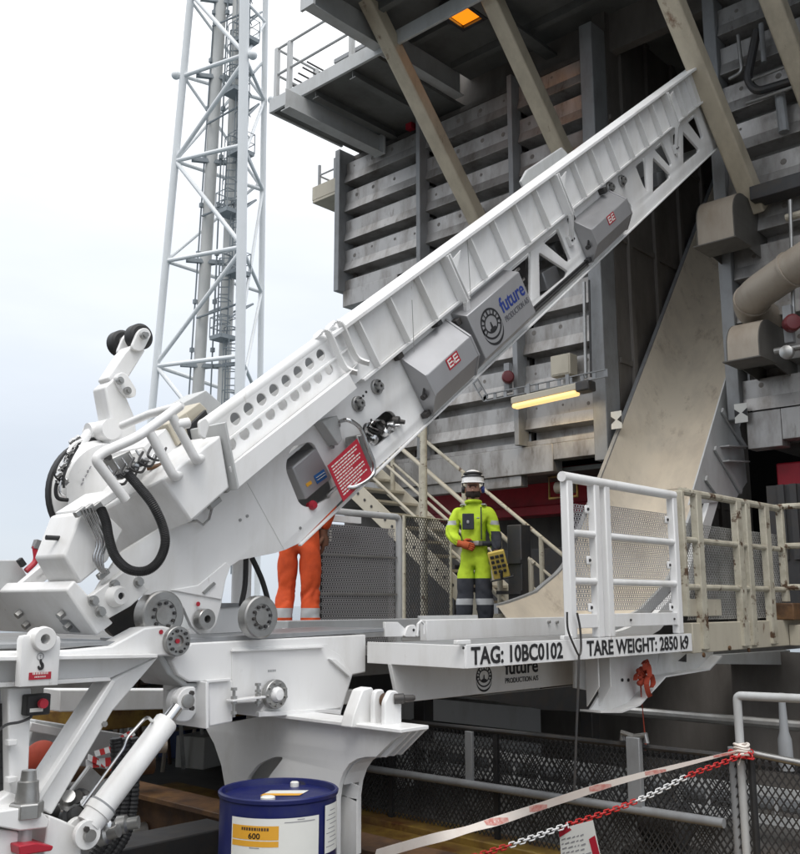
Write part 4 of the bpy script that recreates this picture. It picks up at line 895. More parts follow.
# ---- stainless cabinets along the boom
def hexbox(cap, a1, mark=None):
    a0 = AN(*cap[0], YB)[0]; sec_ = []
    for i, (x, y) in enumerate(cap):
        yy = YB - .003 if i in (0, 3) else solveY(x, y, a0); sec_.append((AN(x, y, yy)[1], yy))
    sec_[3] = (min(sec_[3][0], sec_[2][0] - .06), YB - .05); 
    sec_[1] = (sec_[1][0], max(YB - .30, min(sec_[1][1], YB - .15))); sec_[2] = (sec_[2][0], max(YB - .30, min(sec_[2][1], YB - .15)))
    full = sec_ + [(sec_[3][0], YB - .003)]
    cb = MB().prism([(n, y) for n, y in full], lambda n, y, w: B(w, n, y), a0, a1).build('cabinet', 'inox', boom, bevel=.006)
    for e_ in (a0, a1 - .012): MB().prism([(n + (-.006 if i > 1 else .006), y - .004) for i, (n, y) in enumerate(sec_)] + [(sec_[3][0] - .006, YB - .004)], lambda n, y, w: B(w, n, y), e_ - .004, e_ + .016).build('end_flange', 'inox', cb, bevel=.003)
    m0 = B(a0 - .01, (sec_[1][0] + sec_[2][0]) / 2 - .06, (sec_[1][1] + YB) / 2)
    MB().cyl(m0, m0 - BU * .03, .02).bar(m0 - BU * .03, m0 - BU * .03 + Vector((0, -.02, .08)), .012, .012).build('handle', 'darksteel', cb)
    for n in (sec_[0][0] + .02, sec_[3][0] + .03):
        for a in (a0 - .03,): q = B(a, n, YB - .03); MB().bar(q - BU * .03, q + BU * .03, .05, .04, BN).build('hinge', 'darksteel', cb, bevel=.006)
    q = B(a1 - .15, sec_[0][0] + .035, YB - .03); MB().bar(q - BU * .03, q + BU * .03, .07, .05, BN).build('hinge', 'darksteel', cb, bevel=.006)
    fx = lambda u, v_: None
    up = (Vector((0, sec_[1][1] - sec_[2][1], 0)) + BN * (sec_[1][0] - sec_[2][0])); nrm = BU.cross(up.normalized())
    base = B(a0, sec_[2][0], sec_[2][1]); W = a1 - a0
    return cb, base, up, W, nrm
def redmark(cb, base, up, W, nrm, k0=.40):
    hh = up.length; u_ = up.normalized()
    f = lambda a, b, w_: base + BU * a + u_ * b + nrm * w_
    x0 = W * k0; y0 = hh * .42; w = .155; h = .08
    MB().prism([(x0, y0), (x0 + w, y0), (x0 + w, y0 + h), (x0, y0 + h)], f, .001, .003).build('red_mark', 'redsign', cb)
    mb = MB(); bx_ = lambda a, b, c, d_: mb.prism([(x0 + a * w, y0 + b * h), (x0 + c * w, y0 + b * h), (x0 + c * w, y0 + d_ * h), (x0 + a * w, y0 + d_ * h)], f, .0032, .0045)
    for s0 in (.08, .56):
        bx_(s0, .14, s0 + .07, .86)
        for r_ in (.14, .44, .74): bx_(s0 + .071, r_, s0 + .34, r_ + .13)
    bx_(.47, .2, .515, .5)
    mb.build('mark_strokes', 'label', cb)
a_end = AN(458, 332, YB)[0] - .07
r1 = hexbox([(399, 358), (423, 377), (431.5, 396), (428, 415.6)], a_end); redmark(*r1)
a_end = AN(618, 205, YB)[0] - .09
r3 = hexbox([(571, 221), (586, 232), (593, 246), (589, 262)], a_end); redmark(*r3)
# flat cabinet with the company sign
Y2 = YB - .13
k0, k1, k2, k3 = ans([(466, 315), (519, 273), (536, 311), (487, 360)], Y2)
n_t = (k0[1] + k1[1]) / 2; n_b = (k2[1] + k3[1]) / 2; aL = (k0[0] + k3[0]) / 2; aR = (k1[0] + k2[0]) / 2
cb = MB().prism([(n_t + .05, YB - .002), (n_t, Y2), (n_b, Y2), (n_b - .05, YB - .05), (n_b - .05, YB - .002)], lambda n, y, w: B(w, n, y), aL, aR).build('cabinet', 'inox', boom, bevel=.006)
for a in (aL - .03,):
    for n in (n_b + .1, n_t - .02): q = B(a, n, YB - .04); MB().bar(q - BU * .03, q + BU * .03, .06, .05, BN).build('hinge', 'darksteel', cb, bevel=.006)
def emblem(parent, o, ri, up, s, mk, rx=1.0):
    """ring emblem: two outlined ellipses, a segmented band and a small crown shape inside"""
    ri = Vector(ri).normalized(); up = Vector(up).normalized(); nr = ri.cross(up); o = Vector(o)
    f = lambda a, b, w_: o + ri * a * s + up * b * s + nr * w_
    mb = MB()
    def ann(r1, r2, ry1, ry2):
        n = 40; vs = [f(r1 * math.cos(2 * math.pi * i / n), ry1 * math.sin(2 * math.pi * i / n), .0015) for i in range(n)] + [f(r2 * math.cos(2 * math.pi * i / n), ry2 * math.sin(2 * math.pi * i / n), .0015) for i in range(n)]
        mb.add(vs, [(i, (i + 1) % n, n + (i + 1) % n, n + i) for i in range(n)])
    ann(.88, 1.0, .74, .86); ann(.58, .68, .42, .52)
    for i in range(11):                                   # blocks in the upper part of the ring
        a = math.pi * (-.15 + 1.3 * i / 10); c, s_ = math.cos(a), math.sin(a); d = .07 if i % 2 else .04
        mb.add([f(x, y, .0015) for x, y in ((c * .68 - s_ * d, s_ * .52 + c * d), (c * .68 + s_ * d, s_ * .52 - c * d), (c * .88 + s_ * d, s_ * .74 - c * d), (c * .88 - s_ * d, s_ * .74 + c * d))], [(0, 1, 2, 3)])
    mb.add([f(x, y, .0015) for x, y in ((-.34, -.36), (-.30, -.24), (-.12, -.22), (-.06, .10), (.04, .10), (.08, -.22), (.28, -.24), (.34, -.36), (0, -.46))], [tuple(range(9))])
    n = 24; m = n + 1; T_ = [math.pi + math.pi * i / n for i in range(m)]   # thickness of the ring seen below
    mb.add([f(math.cos(t), .86 * math.sin(t) - .20, .0015) for t in T_] + [f(1.0 * math.cos(t), .92 * math.sin(t) - .30, .0015) for t in T_], [(i, i + 1, m + i + 1, m + i) for i in range(n)])
    for sx_ in (-1, 1): mb.add([f(sx_ * a, b, .0015) for a, b in ((.90, .0), (1.0, .0), (1.0, -.30), (.93, -.22))], [(0, 1, 2, 3)])
    mb.build('emblem', mk, parent, smooth=0)
H2 = n_t - n_b; W2 = aR - aL
emblem(cb, B(aL + W2 * .275, n_b + H2 * .52, Y2), BU, BN, .135, 'ink')
lettering('company_writing', 'future', B(aL + W2 * .50, n_b + H2 * .50, Y2), BU, BN, W2 * .46, H2 * .34, 'inkblue', cb, .018)
lettering('company_writing', 'PRODUCTION A/S', B(aL + W2 * .50, n_b + H2 * .30, Y2), BU, BN, W2 * .46, H2 * .13, 'inkgrey', cb, .012)
# cable lines along the lower edge of the side plate
for i, m_ in enumerate(('black', 'darksteel', 'steel')):
    MB().tube([B(.72, -.80 - i * .026, YB - .015), B(1.5, -.80 - i * .026, YB - .015), B(3.2, -.82 - i * .022, YB - .015)], .011, 8).build('cable', m_, boom)
# plate standing behind the top flange
MB().plY(pxz([(521, 181), (527, 170), (562, 147), (572, 158), (572, 180), (530, 200)], 5.1), 5.1, 5.13).build('back_plate', 'wgrey', boom, bevel=.01)

# ================================================================ base frame
def strokes(name, x0, x1, y, z, h, mat, parent, seed):
    """print too small to read in the photograph: a row of short strokes"""
    random.seed(seed); mb = MB(); x = x0
    while x < x1: wd = random.uniform(.5, 1) * h; mb.box(x, y, z - h / 2, min(x + wd * .55, x1), y + .0012, z + h / 2); x += wd
    return mb.build(name, mat, parent, smooth=0)
YP = 4.2
base = thing('machine_base', 'white welded base frame with strut and pedestal carrying the inclined boom', 'base frame', (3, YP, 0))
def bplate(name, pts, y0, y1, m_='white', bv=.008, py=None): return MB().plY(pxz(pts, py or y0), y0, y1).build(name, m_, base, bevel=bv)
bplate('main_beam', [(192, 643), (366, 634.5), (366, 672.5), (353, 675), (341, 715), (259, 717), (266, 702), (233, 704), (233, 681), (207, 682), (190, 682), (178, 675), (171, 661)], YP, YP + .55)
bplate('beam_cover', [(232, 648), (328, 644), (328, 648), (340, 655), (352, 675), (341, 708), (262, 714), (268, 701), (232, 703)], YP - .006, YP - .001, bv=.002)
bplate('beam_rib', [(233, 650), (324, 646), (324, 648), (233, 652)], YP - .03, YP - .0065, bv=.002)
bplate('beam_rib', [(330, 659), (336, 659), (352, 674), (350, 677)], YP - .03, YP - .0065, bv=.002)
bplate('beam_rib', [(259, 712), (326, 709), (341, 711), (341, 715), (326, 713), (259, 717)], YP - .035, YP - .0065, bv=.002)
bplate('track', [(160, 640), (384, 628), (384, 632), (160, 645)], YP + .02, YP + .6, 'grey', .003)
bplate('leg_box', [(209, 682), (233, 680), (233, 722), (209, 727)], YP - .03, YP + .34)
bplate('leg_flange', [(206, 682), (209, 682), (209, 728), (206, 729)], YP - .05, YP + .34, bv=.003)
bplate('leg_flange', [(207, 680), (231, 678), (231, 681), (207, 683)], YP - .05, YP - .031, bv=.003)
bplate('inner_web', [(172, 690), (205, 690), (206, 727), (184, 720), (172, 715)], YP + .2, YP + .26, 'whitem')
bplate('curved_web', [(160, 650), (176, 672), (188, 683), (206, 683), (206, 688), (184, 687), (168, 674), (157, 655)], YP + .03, YP + .4, 'wgrey')
# left arm with pin
bplate('arm_plate', [(-40, 652), (70, 650), (112, 646), (145, 628), (163, 626), (180, 630), (188, 641), (176, 656), (160, 656), (-40, 662)], YP - .06, YP + .08)
bplate('arm_flange', [(-40, 657), (158, 654), (158, 658), (-40, 662)], YP - .12, YP - .061, bv=.004)
bplate('arm_web', [(-40, 661), (158, 657), (110, 679), (-40, 688)], YP, YP + .06)
bplate('arm_flange', [(-40, 685), (110, 677), (112, 681), (-40, 690)], YP - .06, YP + .35, bv=.004)
bplate('top_rail', [(-40, 645), (128, 641), (128, 645), (-40, 650)], YP - .02, YP + .5, 'grey', .003)
c = P(175, 641, 'Y', YP - .06)
o = MB().lathe([(0, .073), (.028, .073), (.032, .069), (.032, .03), (.018, .028), (.018, .001)], c, NY, 36).build('pin_disc', 'steel', base)
bolt_ring(c + NY * .032, NY, .052, 6, .009, .012).build('disc_bolt', 'darksteel', o)
bolt_ring(c + NY * .033, NY, .052, 6, .006, .002, .52).build('disc_hole', 'black', o)
MB().cyl(c + NY * .018, c + NY * .026, .012).build('grease_cap', 'redsign', o)
c = P(161, 632, 'Y', YP - .062); MB().cyl(c, c + NY * .004, .011).build('grease_cap', 'redsign', base)
# diagonal strut and column
bplate('diagonal_strut', [(112, 680), (160, 656), (113, 711), (52, 815), (33, 803)], YP - .02, YP + .14)
bplate('strut_flange', [(112, 680), (116, 682), (38, 806), (33, 803)], YP - .06, YP - .021, bv=.004)
c = P(104, 724, 'Y', YP - .02); MB().cyl(c, c + NY * .012, .014, n=6).build('bolt', 'steel', base)
bplate('column', [(8, 688), (32, 688), (28, 800), (10, 806)], YP - .02, YP + .12)
bplate('column_edge', [(-4, 690), (8, 690), (8, 800), (-14, 806)], YP + .05, YP + .3, 'wgrey')
mb = MB()
for i in range(6): q = P(1.5, 712 + i * 16, 'Y', YP + .03); mb.box(q.x - .018, YP + .04, q.z - .035, q.x + .018, YP + .049, q.z + .035)
for i in range(6): pass
mb.build('column_slots', 'black', base)
for y in (742, 779): q = P(10, y, 'Y', YP - .03); MB().box(q.x - .02, YP - .06, q.z - .012, q.x + .02, YP - .02, q.z + .012).build('column_lug', 'white', base, bevel=.003)
# lifting lug with hook sign
def arc(cx, cy, r, a0, a1, n=10): return [(cx + r * math.cos(math.radians(a0 + (a1 - a0) * i / n)), cy - r * math.sin(math.radians(a0 + (a1 - a0) * i / n))) for i in range(n + 1)]
YL = YP - .16
lg = pxz([(20, 687), (22, 640), (24, 636), (30, 635)] + arc(43, 640, 12.5, 170, 10, 12) + [(56, 635), (60, 637), (61, 641), (58, 685)], YL)
c = P(43, 639, 'Y', YL)
hp = holeplate('lifting_lug', lg, [circ(c.x, c.z, .021, 20)], lambda a, b, w_: Vector((a, w_, b)), YL, YL + .05, 'white', base, .004)
MB().lathe([(0, .055), (.022, .052), (.025, .048), (.025, .022), (0, .022)], c, NY, 30, caps=False).build('lug_ring', 'white', hp)
MB().cyl(c + Vector((0, .045, 0)), c + Vector((0, .05, 0)), .02).build('lug_shadow', 'black', hp)
q = P(28.5, 680, 'Y', YL); q2 = P(51, 671.5, 'Y', YL); MB().box(q.x, YL - .004, q.z, q2.x, YL - .001, q2.z).build('lug_label', 'redsign', hp)
strokes('label_writing', q.x + .015, q2.x - .015, YL - .0045, q.z + .026, .010, 'label', hp, 1)
strokes('label_writing', q.x + .025, q2.x - .025, YL - .0045, q.z + .011, .006, 'label', hp, 2)
hk = [P(x, y, 'Y', YL - .003) for x, y in ((41, 659), (41, 662), (42.5, 665), (42, 668), (39.5, 668.5), (38.5, 666))]
MB().tube(smoothpath(hk, 4), [.004 + .003 * math.sin(i / 20 * 3.1) for i in range(21)], 6).build('hook_sign', 'ink', hp)
q = P(40.5, 656.5, 'Y', YL - .002); MB().tube([q + Vector((.015 * math.cos(t), 0, .015 * math.sin(t))) for t in [2 * math.pi * i / 14 for i in range(14)]], .0015, 5, closed=True).build('hook_circle', 'labelgrey', hp)
lettering('label_writing', 'T', q + Vector((-.005, 0, -.007)), (1, 0, 0), (0, 0, 1), .01, .014, 'labelgrey', hp)
# emergency stop box
q = P(34, 704, 'Y', YP - .03); es = MB().box(q.x - .055, YP - .08, q.z - .045, q.x + .055, YP - .021, q.z + .045).build('stop_box', 'black', base, bevel=.008)
c = P(40, 703, 'Y', YP - .08); MB().lathe([(0, .012), (.02, .012), (.022, .022), (.04, .020)], c, NY, 18).build('stop_button', 'redsign', es)
q = P(36.5, 710, 'Y', YP - .082); MB().box(q.x - .03, YP - .083, q.z - .008, q.x + .03, YP - .0805, q.z + .008).build('label', 'label', es)
MB().tube(smoothpath([P(x, y, 'Y', YP - .05) for x, y in ((31, 711), (31, 717), (20, 722), (6, 725), (-6, 735))]), .006, 6).build('cable', 'darksteel', base)
# foot with big bolt
bplate('foot_plate', [(-6, 812), (36, 806), (50, 820), (48, 828), (20, 831), (-6, 826)], YP - .16, YP + .15, bv=.006)
bplate('foot_side', [(-12, 828), (22, 832), (14, 880), (-14, 880)], YP - .12, YP - .04)
bplate('foot_side', [(49, 815), (62, 820), (80, 828), (82, 855), (78, 880), (40, 880)], YP - .10, YP + .06)
bplate('foot_gusset', [(10, 792), (28, 800), (34, 806), (-6, 812), (-10, 806)], YP - .03, YP + .1)
c = P(26, 817, 'Y', YP - .12); zz = Vector((0, 0, 1))
MB().lathe([(0, .072), (.055, .072), (.062, .066)], c, zz, 6).build('nut', 'steel', base, bevel=.003)
MB().lathe([(.06, .05), (.08, .05), (.12, .044), (.145, .044), (.15, .034), (.19, .03)], c, zz, 24).build('threaded_stud', 'steel', base)
MB().cyl(c - zz * .02, c - zz * .3, .03).build('stud_shank', 'inox', base)
tag(MB().add([], []).plY(pxz(rnd([(19, 846), (36, 843), (54, 846), (52, 851), (38, 853), (20, 856)], 2), YP - .2), YP - .2, YP + .02).build('red_shim', 'redsign', bevel=.006), 'bright red shim plate under the big bolt at the lower left', 'shim')
# hydraulic cylinder
YH = YP - .12
a, b_ = P(170, 717, 'Y', YH), P(84, 831, 'Y', YH); dv = (b_ - a).normalized(); Lh = (b_ - a).length
cyl_ = MB().lathe([(.02, .052), (.03, .058), (Lh * .78, .058), (Lh * .79, .066), (Lh * .86, .066), (Lh * .865, .06), (Lh - .03, .06)], a, dv, 30).build('hydraulic_cylinder', 'white', base)
MB().lathe([(-.06, .03), (.02, .03), (.022, .042), (.03, .042)], a, dv, 20).build('rod', 'chrome', cyl_)
MB().lathe([(Lh * .785, .0665), (Lh * .80, .0665)], a, dv, 30).build('band', 'grey', cyl_)
ev = P(82, 833, 'Y', YH)
for dy in (-.055, .025): MB().lathe([(0, .062), (.03, .062)], ev + Vector((0, dy, 0)), (0, 1, 0), 26).build('clevis', 'white', cyl_, bevel=.003)
MB().cyl(ev + Vector((0, -.08, 0)), ev + Vector((0, .07, 0)), .026).build('clevis_pin', 'steel', cyl_)
c = ev + Vector((-.02, -.066, .03)); MB().cyl(c, c + NY * .014, .013, n=6).build('bolt', 'darksteel', cyl_)
# upper clevis
YU = YP + .04
bplate('clevis_block', rnd([(176, 722), (170, 702), (175, 690), (190, 685), (200, 690), (200, 708), (190, 722)], 5), YU, YU + .05)
bplate('clevis_plate', rnd([(179, 710), (177, 698), (184, 688), (196, 686), (195, 710)], 4), YU - .09, YU - .04, bv=.006)
c = P(187, 701, 'Y', YU - .09); MB().lathe([(0, .034), (.018, .034), (.02, .02), (.02, .012)], c, NY, 20).build('pin', 'steel', base)
for y in (693, 708): q = P(191, y, 'Y', YU - .09); MB().cyl(q, q + NY * .015, .013, n=6).build('bolt', 'darksteel', base)
MB().tube(bend([P(82, 806, 'Y', YH - .07), P(124, 748, 'Y', YH - .08), P(127, 738, 'Y', YH - .08), P(147, 716, 'Y', YH - .04), P(153, 722, 'Y', YH)], .04), .008, 8).build('steel_tube', 'chrome', base)
# round flange with white dome, tie rods
c = P(273, 694, 'Y', YP - .02)
o = MB().lathe([(0, .078), (.03, .078), (.034, .074), (.034, .045), (.02, .045)], c, NY, 36).build('hub_flange', 'steel', base)
bolt_ring(c + NY * .034, NY, .060, 9, .009, .013).build('flange_bolt', 'steel', o)
MB().lathe([(.02, .044), (.045, .040), (.06, .028), (.064, .001)], c, NY, 28).build('dome', 'white', o)
bplate('tie_plate', [(233, 700), (266, 696), (266, 698), (233, 702)], YP - .10, YP - .04, 'white', .002)
for x, y0, y1 in ((234, 688, 717), (258, 684, 706)):
    a, b_ = P(x, y0, 'Y', YP - .07), P(x, y1, 'Y', YP - .07); t_ = MB().tube([a, b_], .008, 8).build('tie_rod', 'steel', base)
    for k in (.08, .38, .55, .9): p = a + (b_ - a) * k; MB().lathe([(0, .018), (.014, .018)], p, (0, 0, 1), 6).build('nut', 'steel', t_)
q = P(268, 671, 'Y', YP - .0062); strokes('plate_writing', q.x, q.x + .055, YP - .0075, q.z, .012, 'labelgrey', base, 3)
# pedestal: a saddle running across the machine (front plate faces left)
XD = 3.60
arch_r = [(376, 757), (366, 757), (357, 759), (349, 764), (343, 773), (339, 785), (337, 800)]
zb = .545; q = P(337, 826, 'X', XD)
left_c = [(226, 800), (225, 788), (221, 765), (214, 744), (208, 733)]
pd = pyz([(205, 727), (262, 716), (320, 720), (372, 728), (404, 733), (392, 741), (376, 757)] + arch_r[1:], XD) + [(q.y, zb), (P(228, 830, 'X', XD).y, zb)] + pyz(left_c, XD)
ov = rnd([(246, 780), (258, 764), (274, 757), (284, 757), (270, 775), (262, 788), (246, 796)], 6)
holeplate('pedestal', pd, [pyz(ov, XD)], lambda a, b, w_: Vector((w_, a, b)), XD, XD + .03, 'whitem', base)
MB().plX(pd, XD + .15, XD + .18).build('pedestal_back', 'whitem', base, bevel=.004)
def web(name, pts, x0, x1, th=.012):
    mb = MB(); pp = [Vector((0, a, b)) for a, b in pts]
    for p, q_ in zip(pp, pp[1:]): mb.bar(Vector(((x0 + x1) / 2, p.y, p.z)), Vector(((x0 + x1) / 2, q_.y, q_.z)), x1 - x0, th)
    return mb.build(name, 'whitem', base, smooth=60)
web('pedestal_web', pyz(arch_r, XD) + [(q.y, zb)], XD + .031, XD + .15)
web('pedestal_web', [(P(228, 830, 'X', XD).y, zb)] + pyz(left_c, XD), XD + .031, XD + .15)
t0_, t1_ = P(405, 733, 'X', XD - .04).y + .04, P(232, 722, 'X', XD).y
zt = P(380, 729, 'X', XD).z
MB().box(XD - .05, t0_ - .02, zt, XD + .16, t1_ + .3, zt + .02).build('pedestal_top', 'white', base, bevel=.004)
for k in range(3): x_ = XD + .03 + k * .055; MB().plX([(t0_ - .01, zt - .002), (t0_ + .25, zt - .002), (t0_ + .25, zt - .14), (t0_ + .16, zt - .14)], x_, x_ + .015).build('pedestal_gusset', 'white', base, bevel=.002)
YQ = 3.50
bplate('stiffener', rnd([(351, 728), (354, 715), (363, 690), (372, 687), (374, 690), (374, 728)], 2), YQ + .12, YQ + .2)
bplate('clevis_lug', rnd([(374, 728), (374, 700), (376, 690), (384, 689), (386, 700), (386, 728)], 3), YQ + .06, YQ + .09)
bplate('clevis_lug', rnd([(385, 730), (385, 702), (391, 690), (398, 691), (402, 702), (402, 731)], 4), YQ - .03, YQ)
c = P(384, 700, 'Y', YQ + .055); MB().lathe([(0, .036), (.04, .036)], c, NY, 20).build('roller', 'rust', base)
c = P(394, 699, 'Y', YQ - .025); MB().lathe([(0, .026), (.05, .026), (.055, .018), (.10, .016), (.11, .01)], c, (.75, -.65, 0.05), 18).build('pin', 'darksteel', base)
# big black hose loops beneath
for x, w_ in ((124, .030), (133, .028), (116, .028)):
    pth = smoothpath([P(x, 738, 'Y', YP + .25), P(x + 1, 770, 'Y', YP + .25), P(x - 1, 805, 'Y', YP + .25), P(x - 8, 835, 'Y', YP + .25), P(x - 26, 862, 'Y', YP + .25)], 16)
    MB().tube(pth, [w_ + .004 * (i % 2) for i in range(len(pth))], 12).build('corrugated_hose', 'black', base, smooth=0)
for x, y, m_ in ((62, 812, 'chrome'), (70, 806, 'steel'), (76, 812, 'chrome'), (66, 818, 'darksteel'), (104, 826, 'chrome'), (114, 826, 'steel'), (96, 838, 'steel'), (84, 800, 'darksteel')):
    c = P(x, y, 'Y', YP + .1); MB().lathe([(0, .02), (.02, .045), (.06, .045), (.07, .03), (.12, .03)], c, Vector((random.uniform(-1, 1), -.8, random.uniform(-.3, .6))), 12).build('hydraulic_fitting', m_, base)
q = P(84, 797, 'Y', YP + .1); MB().bar(q + Vector((-.08, 0, -.06)), q + Vector((.06, 0, .1)), .12, .03, NY).build('valve_bracket', 'steel', base, bevel=.005)
# hoses behind the wheel
for a_, b_, c_ in (((246, 558), (245, 585), (241, 606)), ((252, 558), (262, 580), (269, 604))):
    MB().tube(smoothpath([P(*a_, 'Y', 4.5), P(*b_, 'Y', 4.5), P(*c_, 'Y', 4.5)]), .016, 10).build('hose', 'black', base)
MB().tube([P(243, 520, 'Y', 4.75), P(240, 640, 'Y', 4.75)], .06, 18).build('upright_tube', 'white', base)
bplate('track_block', [(222, 603), (246, 603), (246, 606), (222, 608)], 4.6, 4.9, 'grey', .003)
bplate('track_rail', [(200, 607), (250, 604), (250, 640), (196, 640)], 4.62, 4.7, 'white', .003)
# grey rail channel behind the boom wheels
ch_ = thing('guide_channel', 'pale grey steel channel lying behind the boom wheel in front of the grey panel', 'channel', (4.8, 5, 1.65))
mb = MB().box(4.15, 5.0, 1.60, 5.75, 5.22, 1.655).box(4.30, 5.05, 1.656, 5.75, 5.2, 1.73); mb.build('channel_body', 'wgrey', ch_, bevel=.006)
bplate2 = MB().plY(pxz([(279, 634), (284, 628), (288, 628), (292, 634)], 4.98), 4.97, 4.995).build('lug', 'white', ch_)
# frame structure behind the platform and below the boom (dark inside)
bplate('rear_beam', [(60, 690), (366, 690), (366, 704), (60, 712)], 5.3, 5.5, 'whitem', .006)
# ================================================================ access platform with its gate
pf = thing('access_platform', 'white access platform lettered with tag and tare weight, carrying a white mesh gate', 'platform', (5.5, 3.4, 1.5))
PX0, PX1, PY0, PY1 = 4.17, 6.86, 3.4, 4.15
MB().box(PX0 + .004, PY0 + .004, 1.555, PX1, PY1, 1.612).build('platform_floor', 'grey', pf, bevel=.003)
MB().box(PX0, PY0 - .01, 1.495, PX1, PY0 + .003, 1.625).build('front_edge', 'white', pf, bevel=.003)
MB().box(PX0 - .01, PY0 - .005, 1.495, PX0 + .0035, PY1, 1.62).build('end_edge', 'white', pf, bevel=.003)
mb = MB().box(PX0 + .3, PY0 + .2, 1.49, PX1, PY0 + .26, 1.554).box(PX0 + .3, PY0 + .5, 1.49, PX1, PY0 + .56, 1.554); mb.build('floor_joist', 'whitem', pf)
def wr(txt, xa, xb, ya, yb, mat='ink', bold=.026):
    a = P(xa, yb, 'Y', PY0 - .011); b = P(xb, yb, 'Y', PY0 - .011); t = P(xa, ya, 'Y', PY0 - .011)
    return lettering('platform_writing', txt, (a.x, PY0 - .011, 1.512), (1, 0, 0), (0, 0, 1), b.x - a.x, .100, mat, pf, bold)
wr('TAG: 10BC0102', 471, 563, 645, 666); wr('TARE WEIGHT: 2850 k9', 587, 689, 637, 656)
for x in (463, 568): q = P(x, 645, 'Y', PY0); MB().box(q.x - .06, PY0 - .009, 1.6255, q.x + .06, PY0 + .02, 1.65).build('edge_block', 'white', pf, bevel=.004)
for x in (463,):
    q = P(x, 648, 'Y', PY0 - .012); MB().cyl(q, q + NY * .006, .007).build('bolt', 'black', pf)
# beams and gussets underneath
MB().plY(pxz([(391, 664), (606, 650), (606, 681), (575, 684), (399, 703)], 3.95), 3.95, 3.98).build('support_web', 'whitem', pf, bevel=.004)
wq = P(472, 691, 'Y', 3.95)
sw = [o for o in COL.objects if o.name.startswith('support_web')][0]
emblem(sw, P(484, 676, 'Y', 3.949), (1, 0, 0), (0, 0, 1), .082, 'ink')
a, b_ = P(505, 675, 'Y', 3.949), P(538, 675, 'Y', 3.949)
lettering('company_writing', 'future', (a.x, 3.949, a.z - .0), (1, 0, 0), (0, 0, 1), b_.x - a.x, .10, 'ink', sw, .02)
lettering('company_writing', 'PRODUCTION A/S', (a.x, 3.949, a.z - .055), (1, 0, 0), (0, 0, 1), (b_.x - a.x), .034, 'ink', sw, .012)
MB().plY(pxz([(470, 697), (590, 684), (606, 700), (600, 712), (545, 710)], 4.4), 4.4, 4.42).build('rear_web', 'darksteel', pf)  # dark steel colour stands in for the shade on this web
mb = MB().plY(pxz([(605, 648), (660, 645), (656, 676), (630, 704), (612, 711), (590, 711), (603, 690)], 3.6), 3.6, 3.62); mb.build('tapered_web', 'whitem', pf, bevel=.003)
MB().plY(pxz([(660, 650), (714, 648), (713, 655), (700, 669), (656, 676)], 3.6), 3.599, 3.621).build('tapered_web', 'whitem', pf, bevel=.003)
fp = [P(x, y, 'Y', 3.58) for x, y in ((590, 711), (612, 711), (630, 704), (656, 676), (700, 669), (713, 656))]
mb = MB()
for a, b_ in zip(fp, fp[1:]): mb.bar(a, b_, .16, .012, (0, 0, 1))
mb.build('tapered_flange', 'whitem', pf)
MB().plY(pxz([(678, 661), (686, 654), (686, 662)], 3.598), 3.594, 3.5985).build('web_opening', 'black', pf)
for xa, xb in ((592, 600), (604, 612)): MB().plX([(3.5, P(xa, 656, 'Y', 3.5).z), (3.5, P(xa, 688, 'Y', 3.5).z), (3.6, P(xa, 706, 'Y', 3.6).z), (3.6, P(xa, 656, 'Y', 3.6).z)], P(xa, 680, 'Y', 3.55).x, P(xa, 680, 'Y', 3.55).x + .015).build('gusset', 'whitem', pf, bevel=.003)
for x, y in ((622, 680), (628, 680)): c = P(x, y, 'Y', 3.595); MB().cyl(c, c + NY * .006, .012).build('bolt_hole', 'black', pf)
MB().plY(pxz([(575, 660), (606, 652), (598, 692), (575, 688)], 3.75), 3.75, 3.77).build('gusset', 'whitem', pf, bevel=.003)
# upstand along the back with lugs
MB().box(4.87, 4.30, 1.60, 6.68, 4.36, 1.74).build('upstand', 'white', pf, bevel=.005)
MB().box(4.87, 4.3605, 1.66, 5.5, 4.38, 1.765).build('upstand_plate', 'wgrey', pf, bevel=.003)
MB().plY(pxz([(385, 637), (385, 622), (398, 622), (407, 630), (407, 637)], 4.22), 4.22, 4.24).build('lug', 'white', pf, bevel=.003)
MB().plY(pxz(rnd([(404, 637), (408, 626), (415, 624), (420, 637)], 3), 4.2), 4.2, 4.22).build('lug', 'white', pf, bevel=.003)
c = P(413.5, 630, 'Y', 4.2); MB().cyl(c, c + NY * .004, .009).build('lug_hole', 'black', pf)
MB().tube([P(x, y, 'Y', 4.19) for x, y in ((417, 636), (418, 624), (421, 621), (424, 624), (424, 634))], .009, 8).build('lifting_ring', 'white', pf)
for x, y in ((548, 622), (556, 622)): c = P(x, y, 'Y', 4.3); MB().cyl(c, c + NY * .02, .012, n=6).build('bolt', 'steel', pf)
# gate
gt_ = MB(); GX = [P(571, 550, 'Y', 3.4).x, P(598, 550, 'Y', 3.4).x, P(608.5, 550, 'Y', 3.4).x, P(677, 560, 'Y', 3.4).x]
ZT, ZB = 2.66, 1.626
hw = .034
for x in GX: MB().box(x - hw, 3.39, ZB, x + hw, 3.45, ZT - .02).build('gate_post', 'white', pf, bevel=.008)
MB().tube([(GX[0] - .06, 3.415, ZT), (GX[3] + .02, 3.415, ZT)], .034, 14).build('gate_rail', 'white', pf)
for z in (2.30, 1.99):
    MB().tube([(GX[0], 3.415, z), (GX[1], 3.415, z)], .024, 12).build('gate_rail', 'white', pf); MB().tube([(GX[2], 3.415, z), (GX[3], 3.415, z)], .024, 12).build('gate_rail', 'white', pf)
for a, b_ in ((0, 1), (2, 3)): MB().box(GX[a] + hw + .001, 3.40, 1.69, GX[b_] - hw - .001, 3.44, 1.78).build('toe_board', 'white', pf, bevel=.004)
